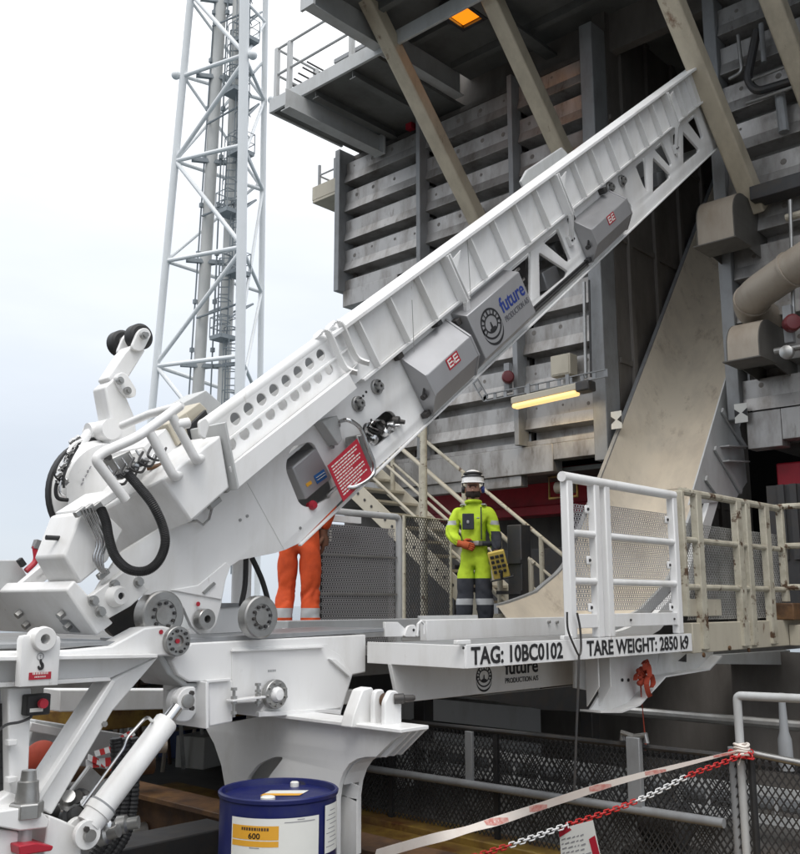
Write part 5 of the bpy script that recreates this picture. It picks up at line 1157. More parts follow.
for a, b_, zt in ((0, 1, 2.50), (2, 3, 2.52)):
    w_ = GX[b_] - GX[a] - 2 * hw; nu = int(w_ / .029); nv = int((zt - 1.80) / .027)
    perf(MB(), (GX[a] + hw, 3.452, 1.80), (1, 0, 0), (0, 0, 1), nu, nv, w_ / nu, (zt - 1.80) / nv, .0092, .002).build('perforated_sheet', 'inox', pf, smooth=0)
    for z in (2.47, 2.13, 1.82):
        c = Vector((GX[b_] - hw - .028, 3.435, z)); q = MB().box(c.x - .022, 3.43, z - .028, c.x + .026, 3.447, z + .028).build('sheet_clip', 'white', pf, bevel=.008); MB().cyl(c + NY * .006, c + NY * .012, .011, n=10).build('clip_bolt', 'black', q)
for x in (GX[2] + .25, GX[3] - .1): c = Vector((x, 3.398, 1.735)); MB().cyl(c, c + NY * .008, .008).build('bolt', 'darksteel', pf)
# cable looped on the gate and hanging down
cbm = MB().tube(smoothpath([P(x, y, 'Y', 3.36) for x, y in ((567, 612), (568, 630), (575, 648), (579, 655), (581, 648), (580, 628), (577, 613))], 6), .007, 6); 
cbm.tube(smoothpath([P(x, y, 'Y', 3.36) for x, y in ((579, 655), (578, 690), (576, 740), (574, 800))], 6), .008, 6)
tag(cbm.build('hanging_cable', 'darksteel'), 'thin dark cable looped over the white gate foot and hanging down past the mesh fence', 'cable')
# red strap tied under the platform
q = P(641, 676, 'Y', 3.52)
rs = thing('red_strap', 'faded red strap knotted under the white platform and hanging down', 'strap', q)
kb = MB()
for i_ in range(26):
    a = i_ * .9; kb.ball(q + Vector((.03 * math.cos(a) * (1 + .4 * (i_ % 3)), -.01, .05 * math.sin(a * 1.7))), .018, 8, 6, (1.3, 1, .8 + .3 * (i_ % 2)))
kb.build('knot', 'strap', rs, smooth=60)
for k_, pth in enumerate((((-.0, 0), (-.05, .03), (-.10, .02), (-.12, -.02)), ((0, .02), (.04, .06), (.02, .11), (-.02, .09)), ((.02, 0), (.07, -.0), (.09, -.05), (.06, -.08)), ((0, 0), (-.03, -.05), (-.01, -.11), (.015, -.14)), ((0, 0), (-.01, .07), (-.06, .09), (-.05, .05)))):
    pp = smoothpath([q + Vector((a, -.02 - .012 * k_, b)) for a, b in pth], 4); mb = MB()
    for a, b_ in zip(pp, pp[1:]): mb.bar(a, b_ + (b_ - a) * .2, .004, .036, (.2 * k_, -1, .5))
    mb.build('loose_end', 'strap', rs, smooth=60)
pp = smoothpath([q, P(641, 690, 'Y', 3.54), P(643, 715, 'Y', 3.56), P(646, 748, 'Y', 3.58)], 6); mb = MB()
for i_, (a, b_) in enumerate(zip(pp, pp[1:])): mb.bar(a, b_ + (b_ - a) * .1, .034 + .002 * i_, .006, (math.sin(i_ * .15) * .6, -1, 0))
mb.build('hanging_end', 'strap', rs, smooth=60)

# ================================================================ rusty rig railing right of the gate
rr = thing('rusty_railing', 'peeling cream railing with mesh right of the white gate', 'railing', (7.9, 3.4, 1.5))
RX = [6.93, 7.18, 7.86, 8.02, 8.42]
gx = lambda px, py: P(px, py, 'Y', 3.4).x
for x, w_ in ((gx(683, 560), .02), (gx(699, 560), .045), (gx(739, 560), .05), (gx(748, 560), .045), (gx(768, 570), .05)):
    MB().box(x - w_, 3.37, 1.50 if x > 6.95 else 1.75, x + w_, 3.43, 2.70).build('post', 'peel', rr, bevel=.006)
XE = gx(783, 560)
for z, r in ((2.70, .03), (2.33, .024), (1.97, .024)): MB().tube([(gx(681, 500), 3.4, z), (XE, 3.4, z)], r, 10).build('rail', 'peel', rr)
MB().box(6.90, 3.40, 1.475, 9.6, 3.5, 1.70).build('toe_beam', 'beigec', rr, bevel=.006)
MB().box(gx(690, 610), 3.42, 1.75, gx(724, 610), 3.44, 1.88).build('toe_board', 'beigec', rr, bevel=.004)
MB().box(XE - .1, 3.30, 1.701, 9.6, 3.52, 1.85).build('rusty_bracket', 'rust', rr, bevel=.01)
for x, y in ((703, 640), (703, 655), (748, 640), (748, 650), (729, 648)): c = P(x, y, 'Y', 3.395); MB().cyl(c, c + NY * .012, .018, n=8).build('bolt', 'rust', rr)
mesh_wires(MB(), (6.95, 3.46, 1.72), (1, 0, 0), (0, 0, 1), 1.85, .75, .03, .04, .0022).build('wire_mesh', 'steel', rr, smooth=0)
# corner bay turning towards the camera
cor = [P(783, 508, 'Y', 3.4), P(800, 497, 'Y', 3.2), P(830, 478, 'Y', 2.9)]
for z in (2.72, 2.36, 1.99): MB().tube([(XE, 3.4, z), (XE + .10, 2.75, z)], .028, 10).build('rail', 'peel', rr)
MB().box(XE - .03, 3.37, 1.86, XE + .03, 3.43, 2.74).build('post', 'peel', rr, bevel=.006)
MB().box(XE - .0, 2.4, 1.475, 9.59, 3.395, 1.66).build('toe_beam', 'beigec', rr, bevel=.006)
MB().box(7.3, 3.75, 1.40, 10.3, 4.3, 1.474).build('walkway_floor', 'deck', rr)
MB().plY(pxz([(712, 655), (790, 650), (792, 665), (712, 664)], 3.7), 3.7, 3.76).build('walkway_beam', 'wgrey', rr, bevel=.005)
# dark cladding behind the railing at the right
mb = MB()
for i in range(24): mb.box(10.2, 3.9 - i * .13, 2.3, 10.23, 3.97 - i * .13, 3.1)
mb.box(10.235, .5, 1.5, 10.26, 4.1, 3.1)
tag(mb.build('louvre_panel', 'darksteel'), 'dark louvred panel behind the cream railing at the right edge', 'panel')

# grey perforated panel (door) left of the mesh gate
dp = thing('perforated_panel', 'grey framed perforated panel standing between the orange worker and the stair', 'panel', (5.9, 6, 1.45))
xa, xb = P(317, 560, 'Y', 6.0).x, P(399, 560, 'Y', 6.0).x; zt = 2.63
MB().tube(bend([(xa, 6.0, 1.45), (xa, 6.0, zt), (xb, 6.0, zt), (xb, 6.0, 1.45)], .05), .03, 12).build('frame', 'wgrey', dp)
for i, (z0, z1) in enumerate(((2.26, 2.52), (1.93, 2.25), (1.5, 1.92))):
    nu, nv = 30, int((z1 - z0) / .030); perf(MB(), (xa + .05, 6.0, z0), (1, 0, 0), (0, 0, 1), nu, nv, (xb - xa - .12) / nu, (z1 - z0) / nv, .0085, .002).build('perforated_sheet', 'inox', dp, smooth=0)
    MB().box(xa + .04, 5.985, z0 - .012, xb - .04, 5.997, z0 + .006).build('sheet_joint', 'steel', dp)
MB().box(xa + .04, 6.10, 1.5, xb - .04, 6.11, 2.52).build('backing', 'darksteel', dp)  # dark sheet added so the perforations show shade behind them
q = P(329, 522, 'Y', 5.96); MB().box(xa + .02, 5.9, 2.53, xa + .42, 5.94, 2.585).build('white_strip', 'white', dp)
mb = MB()
for i in range(4): q = P(330.5, 531 + i * 3, 'Y', 5.98); mb.box(q.x - .012, 5.978, q.z - .007, q.x + .012, 5.984, q.z + .007)
mb.build('small_writing', 'label', dp)

# ================================================================ mesh fence and grey barrier in the lower right
FX = 6.033
fe = thing('mesh_fence', 'black expanded mesh fence with a grey pipe rail behind the warning tape', 'fence', (FX, 4.6, .1))
mesh_wires(MB(), (FX, 6.6, .12), (0, -1, 0), (0, 0, 1), 3.95, .76, .042, .06, .0040).build('wire_mesh', 'wire', fe, smooth=0)
MB().tube([(FX - .02, 6.6, .88), (FX - .02, 2.66, .90)], .018, 8).build('top_edge', 'darksteel', fe)
MB().tube([(FX - .07, 6.3, .475), (FX - .07, 2.80, .50)], .030, 14).build('pipe_rail', 'grey', fe)
for y in (5.72, 4.62): MB().box(FX - .02, y - .02, .1, FX + .01, y + .02, .88).build('panel_edge', 'black', fe)
q = P(473, 745, 'X', FX); MB().box(FX - .06, q.y - .035, .5, FX - .03, q.y + .035, .87).build('post', 'grey', fe, bevel=.004)
q = P(640, 770, 'X', FX); MB().box(FX - .09, q.y - .05, .50, FX - .04, q.y + .05, .96).build('post', 'grey', fe, bevel=.005)
for dy in (-.09, .09): c = Vector((FX - .06, q.y + dy, .93)); MB().tube([Vector((FX - .06, q.y, .96)), c + Vector((0, 0, .05)), c], .02, 8).build('clamp', 'steel', fe)
bk = MB(); mesh_wires(bk, (FX + .12, 6.4, .15), (0, -1, 0), (0, 0, 1), 3.6, .6, .05, .07, .004); bk.build('rear_wire_mesh', 'darksteel', fe, smooth=0)
# grey barrier frame at the right: hooked post and returning mesh panel
ba = thing('pipe_barrier', 'grey pipe barrier with hooked post at the right edge behind the chain', 'barrier', (FX, 2.7, 0))
q = P(743, 696, 'X', FX); yb = q.y
MB().tube(bend([(FX, yb + .04, .0), (FX, yb + .04, q.z), P(830, 700, 'X', FX)], .03), .027, 14).build('corner_post', 'wgrey', ba)
MB().tube([(FX - .01, yb - .03, 0), (FX - .01, yb - .03, .93)], .022, 10).build('post', 'black', ba)
MB().tube([(FX, yb, .93), P(830, 769, 'X', FX - .0)], .022, 12).build('rail', 'steel', ba)
mesh_wires(MB(), (FX + .01, yb - .05, .1), (0, -1, 0), (0, 0, 1), 1.3, .82, .045, .065, .0042).build('wire_mesh', 'darksteel', ba, smooth=0)
MB().tube([(FX + .02, yb + .10, .1), (FX + .02, yb + .10, .95)], .03, 12).build('post', 'grey', ba)
q = P(785, 745, 'X', FX + .6); tag(MB().lathe([(0, .05), (.2, .045), (.25, .03), (.5, .02)], (FX + .6, q.y, .75), (0, 0, 1), 12).build('valve_spindle', 'grey'), 'grey valve spindle standing behind the pipe barrier at the right edge', 'valve')
# things inside the fenced area (pipework in the shadow)
for i, (y, z, r, m_) in enumerate(((0, .95, .04, 'steel'), (.0, .62, .05, 'darksteel'), (0, .30, .06, 'grey'))):
    tag(MB().tube([(7.4 + i * .2, 7.0, z), (7.4 + i * .2, 1.5, z)], r, 10).build('deck_pipe', m_), ['thin pale pipe run highest behind the mesh fence', 'dark pipe run at middle height behind the mesh fence', 'thick grey pipe run lowest behind the mesh fence'][i], 'pipe')
lad_ = MB().bar((6.9, 6.2, .55), (6.9, 2.2, .55), .03, .06).bar((6.9, 6.2, .36), (6.9, 2.2, .36), .03, .06)
for i in range(16): lad_.bar((6.9, 6.1 - i * .25, .37), (6.9, 6.1 - i * .25, .54), .02, .02)
tag(lad_.build('lying_ladder', 'wgrey'), 'pale ladder lying on its side behind the mesh fence', 'ladder')
t = thing('deck_pump', 'small grey pump with flanges behind the mesh fence below the chain', 'pump', (6.6, 3.5, 0))
MB().lathe([(0, .12), (.02, .16), (.3, .16), (.32, .12)], (6.6, 3.7, .3), (0, -1, 0), 20).build('motor', 'darksteel', t); MB().box(6.4, 3.3, 0, 6.8, 3.8, .12).build('skid', 'darksteel', t, bevel=.01); MB().cyl((6.6, 3.45, .3), (6.6, 3.45, .62), .05).build('riser', 'steel', t); MB().lathe([(0, .09), (.03, .09)], (6.6, 3.45, .6), (0, 0, 1), 16).build('flange', 'steel', t)
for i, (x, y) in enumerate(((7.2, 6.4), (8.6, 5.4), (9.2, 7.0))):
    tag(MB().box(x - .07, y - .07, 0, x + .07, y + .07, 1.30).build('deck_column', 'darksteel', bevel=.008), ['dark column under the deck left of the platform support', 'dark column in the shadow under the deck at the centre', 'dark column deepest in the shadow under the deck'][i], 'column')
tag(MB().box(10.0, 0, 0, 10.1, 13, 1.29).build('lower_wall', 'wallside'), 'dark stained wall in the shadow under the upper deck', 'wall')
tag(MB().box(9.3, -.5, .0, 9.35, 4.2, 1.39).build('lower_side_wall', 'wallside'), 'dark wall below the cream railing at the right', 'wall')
tag(MB().box(7.4, 6.9, 0, 9.9, 6.96, .95).build('white_bulkhead', 'whitem', bevel=.01), 'pale low bulkhead in the shadow behind the fence below the platform', 'bulkhead')
# ================================================================ people
def skin_mesh(pts, edges, root, sub=3):
    names = list(pts); ix = {n: i for i, n in enumerate(names)}
    me = bpy.data.meshes.new('skin'); me.from_pydata([tuple(pts[n][0]) for n in names], [(ix[a], ix[b]) for a, b in edges], [])
    o = bpy.data.objects.new('skin', me); COL.objects.link(o)
    sk = o.modifiers.new('skin', 'SKIN'); sk.use_smooth_shade = True; sk.branch_smoothing = .6
    for n in names:
        d = me.skin_vertices[0].data[ix[n]]; r = pts[n][1]; d.radius = r if isinstance(r, tuple) else (r, r); d.use_root = (n == root)
    s_ = o.modifiers.new('sub', 'SUBSURF'); s_.levels = sub; s_.render_levels = sub
    dg = bpy.context.evaluated_depsgraph_get(); dg.update()
    m2 = bpy.data.meshes.new_from_object(o.evaluated_get(dg)); bpy.data.objects.remove(o); bpy.data.meshes.remove(me); m2.materials.clear()
    return m2
def hand(name, parent, wrist, fingdir, palmn, side, mat, curl=.8, s=1.0):
    """gloved hand: wedge palm, four bent fingers of different length and a side thumb"""
    d = Vector(fingdir).normalized(); n = Vector(palmn); n = (n - d * n.dot(d)).normalized(); x = d.cross(n) * side; w = Vector(wrist); mb = MB()
    mb.tube([w - d * .05, w, w + d * .035, w + d * .085], [.036 * s, .032 * s, .043 * s, .040 * s], 12)
    for k, (off, ln) in enumerate(((-.030, .078), (-.010, .088), (.011, .082), (.030, .066))):
        p = w + d * .075 * s + x * off * s; pts = [p - d * .02]; ang = .15; q = p
        pts.append(q)
        for j, f in enumerate((.45, .32, .23)):
            dd = d * math.cos(ang) + n * math.sin(ang); q = q + dd * ln * f * s; pts.append(q); ang += curl
        mb.tube(smoothpath(pts, 2), [.0125 * s] * 3 + [.0118 * s] * (len(smoothpath(pts, 2)) - 4) + [.007 * s], 8)
    p = w + d * .02 - x * .035 * s
    mb.tube([p, p + (d * .5 - x * .7 + n * .3) * .035 * s, p + (d * .9 - x * .65 + n * .6) * .06 * s, p + (d * 1.2 - x * .35 + n * .9) * .075 * s], [.016 * s, .015 * s, .013 * s, .008 * s], 8)
    return mb.build(name, mat, parent, smooth=60)

def person(label, base, facing, J, mats, region, cuts=(), group=None, seed=0):
    t = thing('person', label, 'person', base, group)
    f = Vector(facing).normalized(); s_ = Vector((0, 0, 1)).cross(f)           # s_: towards the person's left hand
    bs = Vector(base); W = lambda a, b, c: bs + s_ * a + f * b + Vector((0, 0, c))
    pts = {k: (W(*v[0]), v[1]) for k, v in J.items()}
    E_ = [('pelvis', 'waist'), ('waist', 'chest'), ('chest', 'neck'), ('neck', 'jaw'), ('jaw', 'skull'), ('skull', 'crown')]
    for q in 'LR': E_ += [('pelvis', 'hip' + q), ('hip' + q, 'knee' + q), ('knee' + q, 'shin' + q), ('shin' + q, 'ankle' + q), ('ankle' + q, 'toe' + q), ('chest', 'sho' + q), ('sho' + q, 'elb' + q), ('elb' + q, 'wri' + q)]
    me = skin_mesh(pts, E_, 'pelvis')
    # creases in the cloth: folds that gather at the joints
    from mathutils import noise
    nrm_ = [v.normal.copy() for v in me.vertices]
    for v in me.vertices:
        q = v.co - bs; zz_ = q.z
        if zz_ > 1.56 or zz_ < .10: continue
        near = min(abs(zz_ - k) for k in (.16, .50, .88, 1.10, 1.2)); g = .008 + .014 * math.exp(-(near / .11) ** 2)
        o3 = Vector((q.x * 5, q.y * 5, zz_ * 6.5 + q.dot(s_) * 5 + q.dot(f) * 3)) + Vector((seed, 0, 0)); n1_ = noise.noise(o3); n2_ = noise.noise(o3 * 2.3 + Vector((7, 3, 1))); n3_ = noise.noise(o3 * .6 + Vector((2, 9, 4)))
        v.co += nrm_[v.index] * (n3_ * .016 - g * .75 * max(0, 1 - abs(n1_) * 3.5) - g * .25 * max(0, 1 - abs(n2_) * 4))
    # face: brow ridge, nose, eyes and ears join the body mesh
    hd = pts['jaw'][0] * .45 + pts['skull'][0] * .55
    ex = MB(); u = Vector((0, 0, 1))
    bm = bmesh.new(); bm.from_mesh(me)
    ex.lathe([(0, .016), (.02, .014), (.034, .009), (.04, .003)], hd + f * .075 - u * .005, (f - u * .35), 10)
    for q in (1, -1):
        ex.ball(hd + f * .078 + s_ * q * .033 + u * .03, .013, 10, 8); ex.ball(hd + s_ * q * .092 + u * .0, .03, 10, 8, (.5, .6, 1.1))
    n0 = len(bm.verts); vs = [bm.verts.new(v) for v in ex.v]
    nf = len(bm.faces)
    for fc in ex.f:
        try: bm.faces.new([vs[i] for i in fc])
        except ValueError: pass
    for zc in cuts: bmesh.ops.bisect_plane(bm, geom=bm.verts[:] + bm.edges[:] + bm.faces[:], plane_co=bs + Vector((0, 0, zc)), plane_no=(0, 0, 1))
    bm.to_mesh(me); bm.free()
    for p in me.polygons:
        c = Vector(p.center) - bs; p.material_index = region(c.dot(s_), c.dot(f), c.z); p.use_smooth = True
    o = link('body', me, mats, t, 0, 0)
    for p in me.polygons: p.use_smooth = True
    for q in (1, -1): MB().ball(hd + f * .086 + s_ * q * .033 + u * .028, .010, 8, 6, (1, 1, .7)).build('eye', 'ink', t)
    MB().bar(hd + f * .09 - s_ * .055 + u * .047, hd + f * .09 + s_ * .055 + u * .047, .016, .009).build('eyebrows', 'beard', t)
    return t, W, pts, f, s_

# ---- worker in yellow
bp_ = Vector((8.75, 6.98, 1.45)); fc_ = Vector((-.80, -.60, 0))
J1 = dict(pelvis=((0, 0, .97), (.165, .135)), waist=((0, 0, 1.12), (.165, .13)), chest=((0, -.01, 1.36), (.20, .15)), neck=((0, -.005, 1.56), .075), jaw=((0, .025, 1.655), (.072, .08)), skull=((0, .015, 1.75), (.085, .098)), crown=((0, .0, 1.83), (.075, .085)),
          hipL=((.095, 0, .86), .135), hipR=((-.095, 0, .86), .135), kneeL=((.105, .03, .52), .112), kneeR=((-.105, .03, .52), .112), shinL=((.115, 0, .30), .112), shinR=((-.115, 0, .30), .112), ankleL=((.14, -.01, .09), .075), ankleR=((-.135, -.01, .09), .075), toeL=((.17, .15, .05), (.055, .05)), toeR=((-.165, .15, .05), (.055, .05)),
          shoL=((.19, -.01, 1.46), .098), shoR=((-.19, -.01, 1.46), .098), elbL=((.255, -.02, 1.18), .088), elbR=((-.275, .03, 1.18), .092), wriL=((.265, .12, .97), .058), wriR=((-.15, .20, 1.07), .058))
def reg1(a, b, z):
    if z > 1.585 and abs(a) < .16: return 2
    if z < .11: return 4
    if z < .68: return 3 if .38 < z < .45 or .20 < z < .0 else 1
    if abs(a) > .2 and 1.295 < z < 1.345: return 3
    if abs(a) > .12 and z > 1.535 and abs(a) < .17: return 3
    if a > .20 and z < 1.22: return 1
    return 0
mats1 = ['hivis', 'navy', 'skin', 'reflect', 'black']
t, W, pts, f, s_ = person('bearded worker in yellow hi-vis coverall and white helmet holding a yellow control panel', bp_, fc_, J1, mats1, reg1, (.11, .38, .45, .68, 1.22, 1.295, 1.345, 1.585))
u = Vector((0, 0, 1)); hc = W(0, .012, 1.80)
hm = MB().lathe([(0, .125), (.02, .13), (.06, .124), (.10, .104), (.135, .066), (.15, .02), (.151, .001)], hc + u * .0, u, 28, caps=False)
hm.lathe([(-.004, .133), (.012, .136), (.016, .127)], hc, u, 28, caps=False)
hm.add([hc + f * math.cos(a) * r + s_ * math.sin(a) * r + u * z for r, z in ((.12, .008), (.172, -.012), (.172, -.02), (.12, -.004)) for a in [(-1 + i / 6) * .9 for i in range(13)]], [(j * 13 + i, j * 13 + i + 1, ((j + 1) % 4) * 13 + i + 1, ((j + 1) % 4) * 13 + i) for j in range(4) for i in range(12)])
hel = hm.build('helmet', 'white', t)
MB().tube([hc + u * .062 + f * math.cos(a) * .128 + s_ * math.sin(a) * .128 for a in [2 * math.pi * i / 28 for i in range(28)]], .008, 8, closed=True).build('goggle_strap', 'black', hel)
gp = [hc + u * (.075 + .012 * math.cos(a * 1.5)) + f * math.cos(a) * .124 + s_ * math.sin(a) * .124 for a in [(-1 + i / 6) * 1.0 for i in range(13)]]
MB().tube([p + u * .012 for p in gp], [.010] + [.017] * 11 + [.010], 10).build('goggles', 'black', hel)
for q in (1, -1):
    c = W(q * .088, .0, 1.715); MB().lathe([(0, .03), (.012, .043), (.035, .043), (.048, .03)], c, s_ * q, 18).build('ear_defender', 'inkblue' if q > 0 else 'black', hel)
    MB().tube([c + s_ * q * .03 + u * .03, c + s_ * q * .04 + u * .09], .008, 6).build('ear_defender_arm', 'darksteel', hel)
bd = MB()
for i in range(9):
    a = (-1 + i / 4) * 1.15; c = W(0, .02, 1.660) + f * math.cos(a) * .074 + s_ * math.sin(a) * .070; bd.ball(c - u * (.012 * math.cos(a)), .028, 8, 6, (1, 1, 1.35))
bd.ball(W(0, .095, 1.675), .017, 8, 6, (1.6, 1.6, .6)); bd.ball(W(0, .088, 1.635), .036, 8, 6); bd.ball(W(.03, .09, 1.652), .026, 8, 6); bd.ball(W(-.03, .09, 1.652), .026, 8, 6)
bd.build('beard', 'beard', t)
MB().tube([W(.085 * math.sin(a), -.003 + .085 * math.cos(a), 1.565 + .010 * math.cos(a)) for a in [2 * math.pi * i / 18 for i in range(18)]], .021, 8, closed=True).build('collar', 'hivis', t)
MB().tube([W(.205 * math.sin(a), .155 * math.cos(a), 1.075) for a in [2 * math.pi * i / 26 for i in range(26)]], .03, 8, closed=True).build('belt', 'navy', t)
c = W(0.05, .17, 1.075); MB().box(c.x - .04, c.y - .04, c.z - .025, c.x + .04, c.y + .04, c.z + .025).build('buckle', 'steel', t, bevel=.006)
def patch(name, a0, a1, z0, z1, off, mat, lean=0):
    q = [W(a0, off, z0), W(a1, off + .005, z0), W(a1, off + .005 + lean, z1), W(a0, off + lean, z1)]
    return MB().add(q + [p - f * .035 for p in q], [(0, 1, 2, 3), (7, 6, 5, 4), (0, 4, 5, 1), (1, 5, 6, 2), (2, 6, 7, 3), (3, 7, 4, 0)]).build(name, mat, t, bevel=.008)
patch('chest_pocket', -.125, .01, 1.235, 1.42, .175, 'navy', -.008); patch('pocket_badge', -.075, -.045, 1.30, 1.34, .180, 'labelgrey')
patch('zip_flap', .085, .10, 1.12, 1.5, .162, 'navy', -.03); patch('chest_label', .04, .075, 1.36, 1.375, .172, 'labelgrey')
for q in (1, -1):
    a = W(q * .12, .08, 1.535); b_ = W(q * .135, -.06, 1.53); MB().bar(a, b_, .05, .012, u).build('shoulder_stripe', 'reflect', t)
hand('glove', t, W(-.135, .205, 1.065), s_ * .95 - u * .25, f * -.6 + u * -.1, -1, 'glove', .75, 1.12)
hand('glove', t, W(.265, .14, .945), f * .35 - u * .95, s_ * -1, 1, 'glovebrown', .55, 1.05)
# handheld yellow control panel
q = W(.285, .25, .84); cp = thing('control_panel', 'yellow handheld control panel with black levers in the hand of the worker in yellow', 'control panel', q)
ax = (f * .30 + u * .92 - s_ * .22).normalized(); sx = (s_ - ax * s_.dot(ax)).normalized(); nx = sx.cross(ax)
def cb_(a0, a1, b0, b1, n0, n1): return MB().add([q + sx * a + ax * b + nx * n for n in (n0, n1) for b in (b0, b1) for a in (a0, a1)], [(0, 2, 3, 1), (4, 5, 7, 6), (0, 1, 5, 4), (2, 6, 7, 3), (0, 4, 6, 2), (1, 3, 7, 5)])
cb_(-.095, .095, -.17, .15, -.025, .025).build('case', 'ypanel', cp, bevel=.012)
for i in range(3):
    for j in range(4): cb_(-.075 + i * .055, -.040 + i * .055 + .008 * (j % 2), -.10 + j * .058, -.066 + j * .058, .026, .040).build('switch', 'black', cp, bevel=.003)
MB().tube([q + sx * .0 + ax * -.12 + nx * .03, q + ax * -.14 + nx * .09, q + sx * .02 + ax * -.06 + nx * .1], .016, 8).build('lever', 'black', cp)
MB().tube([q - sx * .13 - ax * .16, q - sx * .13 - ax * .16 + nx * .08, q + sx * .13 - ax * .16 + nx * .08, q + sx * .13 - ax * .16], .011, 8).build('guard_bar', 'black', cp)

# ---- worker in orange, mostly hidden by the boom
bp2 = Vector((5.13, 5.91, 1.45)); fc2 = Vector((.75, .66, 0))
J2 = dict(pelvis=((0, 0, .95), (.16, .14)), waist=((0, 0, 1.12), (.165, .14)), chest=((0, .05, 1.36), (.19, .15)), neck=((0, .09, 1.56), .075), jaw=((0, .13, 1.65), (.072, .08)), skull=((0, .13, 1.75), (.085, .098)), crown=((0, .11, 1.83), (.075, .085)),
          hipL=((.085, 0, .86), .115), hipR=((-.085, 0, .86), .115), kneeL=((.105, .03, .52), .092), kneeR=((-.095, .03, .52), .092), shinL=((.115, 0, .32), .092), shinR=((-.10, 0, .32), .090), ankleL=((.12, -.01, .09), .082), ankleR=((-.105, -.01, .09), .08), toeL=((.14, .15, .05), (.055, .05)), toeR=((-.12, .15, .05), (.055, .05)),
          shoL=((.19, .05, 1.47), .095), shoR=((-.19, .05, 1.47), .095), elbL=((.29, .08, 1.17), .08), elbR=((-.25, .0, 1.2), .08), wriL=((.27, .28, 1.12), .05), wriR=((-.19, .06, .98), .055))
def reg2(a, b, z):
    if z > 1.585: return 1
    if z < .10: return 3
    return 2 if .285 < z < .36 else 0
t2, W2_, p2, f2, s2 = person('worker in orange coverall seen from the waist down behind the boom', bp2, fc2, J2, ['coverall', 'skin', 'reflect', 'black'], reg2, (.10, .285, .36, 1.585))
hc = W2_(0, .12, 1.79); MB().lathe([(-.01, .14), (.0, .128), (.06, .124), (.10, .104), (.135, .066), (.15, .02), (.151, .001)], hc, u, 28, caps=False).build('helmet', 'white', t2)
hand('glove', t2, W2_(-.19, .07, .95), f2 * .2 - u, s2, 1, 'glovebrown', .5, 1.1)
hand('glove', t2, W2_(.26, .31, 1.13), f2, -u, 1, 'navy', .4, 1.05)

# ================================================================ blue drum
DC = Vector((3.19, 3.79, 0)); DZ = .955; DR = .287
dr = thing('oil_drum', 'dark blue steel drum with white and orange label standing in front of the pedestal', 'drum', DC)
pf_ = [(0, DR - .01), (.012, DR + .004), (.025, DR), (.28, DR - .003), (.30, DR + .012), (.32, DR - .003), (.60, DR - .003), (.62, DR + .012), (.64, DR - .003), (DZ - .03, DR - .003), (DZ - .022, DR + .005), (DZ - .006, DR + .007), (DZ, DR), (DZ - .003, DR - .010), (DZ - .03, DR - .014), (DZ - .030, .001)]
MB().lathe(pf_, DC, (0, 0, 1), 72, caps=False).build('drum_body', 'blue', dr, smooth=30)
toC = math.atan2(-DC.y, -DC.x)
def wrapd(name, a0, a1, z0, z1, mat, r=.0015, n=14):
    mb = MB(); vs = []
    for z in (z0, z1):
        for i in range(n + 1): a = toC + a0 + (a1 - a0) * i / n; vs.append(DC + Vector((math.cos(a) * (DR + r), math.sin(a) * (DR + r), z)))
    return mb.add(vs, [(i, i + 1, n + 2 + i, n + 1 + i) for i in range(n)]).build(name, mat, dr, smooth=60)
LZ0, LZ1 = .665, .875
wrapd('label', -.78, .68, LZ0, LZ1, 'label', .0145)
wrapd('label_orange', -.76, .015, .782, .843, 'orange', .0152); wrapd('label_orange', -.76, .015, .752, .777, 'orange', .0152)
wrapd('side_label', .86, 1.35, .69, .905, 'label', .004)
wrapd('label_fold', -.005, .012, LZ0, LZ1, 'labelgrey', .0153, 2) if False else None
def wraptext(name, txt, a0, a1, z0, z1, mat, bold=.01, r=.0162):
    o = lettering(name, txt, (0, 0, 0), (1, 0, 0), (0, 1, 0), 1, 1, mat, dr, bold, .0)
    for v in o.data.vertices:
        x, y = v.co.x + DC.x, v.co.y + DC.y; a = toC + a0 + (a1 - a0) * x
        v.co = Vector((math.cos(a) * (DR + r), math.sin(a) * (DR + r), z0 + (z1 - z0) * y))
    return o
wraptext('label_writing', '600', -.46, -.27, .786, .812, 'ink', .02)
random.seed(5); a = -.58
while a < -.14: wd = random.uniform(.018, .034); wrapd('label_writing', a, a + wd, .822, .835, 'rust', .016, 2); a += wd + .012
for i, (a0, a1, z) in enumerate(((-.7, -.58, .70), (-.42, -.26, .70), (-.15, .0, .695), (-.7, -.56, .678), (-.45, -.24, .677), (.30, .42, .865), (.1, .6, .855), (-.44, -.28, .745))):
    wrapd('print_line', a0, a1, z, z + .004, 'labelgrey', .0155, 6)
for i in range(9): wrapd('print_line', .90 + (i % 3) * .05, 1.18 + ((i * 7) % 4) * .03, .715 + i * .02, .719 + i * .02, 'labelgrey', .0045, 6)
c = DC + Vector((0, 0, DZ - .03)); tl_ = Vector((math.cos(toC), math.sin(toC), 0)); tr_ = Vector((-tl_.y, tl_.x, 0))
mb = MB().add([c - tr_ * .09 + tl_ * .03, c + tr_ * .10 + tl_ * .05, c + tr_ * .15 - tl_ * .08, c - tr_ * .04 - tl_ * .10], [(0, 1, 2, 3)])
for i in range(len(mb.v)): mb.v[i] += Vector((0, 0, .002))
mb.build('lid_label', 'label', dr)
mb = MB().add([c - tr_ * .09 + tl_ * .03 + u * .003, c + tr_ * .10 + tl_ * .05 + u * .003, c + tr_ * .12 - tl_ * .0 + u * .003, c - tr_ * .07 - tl_ * .02 + u * .003], [(0, 1, 2, 3)]); mb.build('lid_label_orange', 'orange', dr)
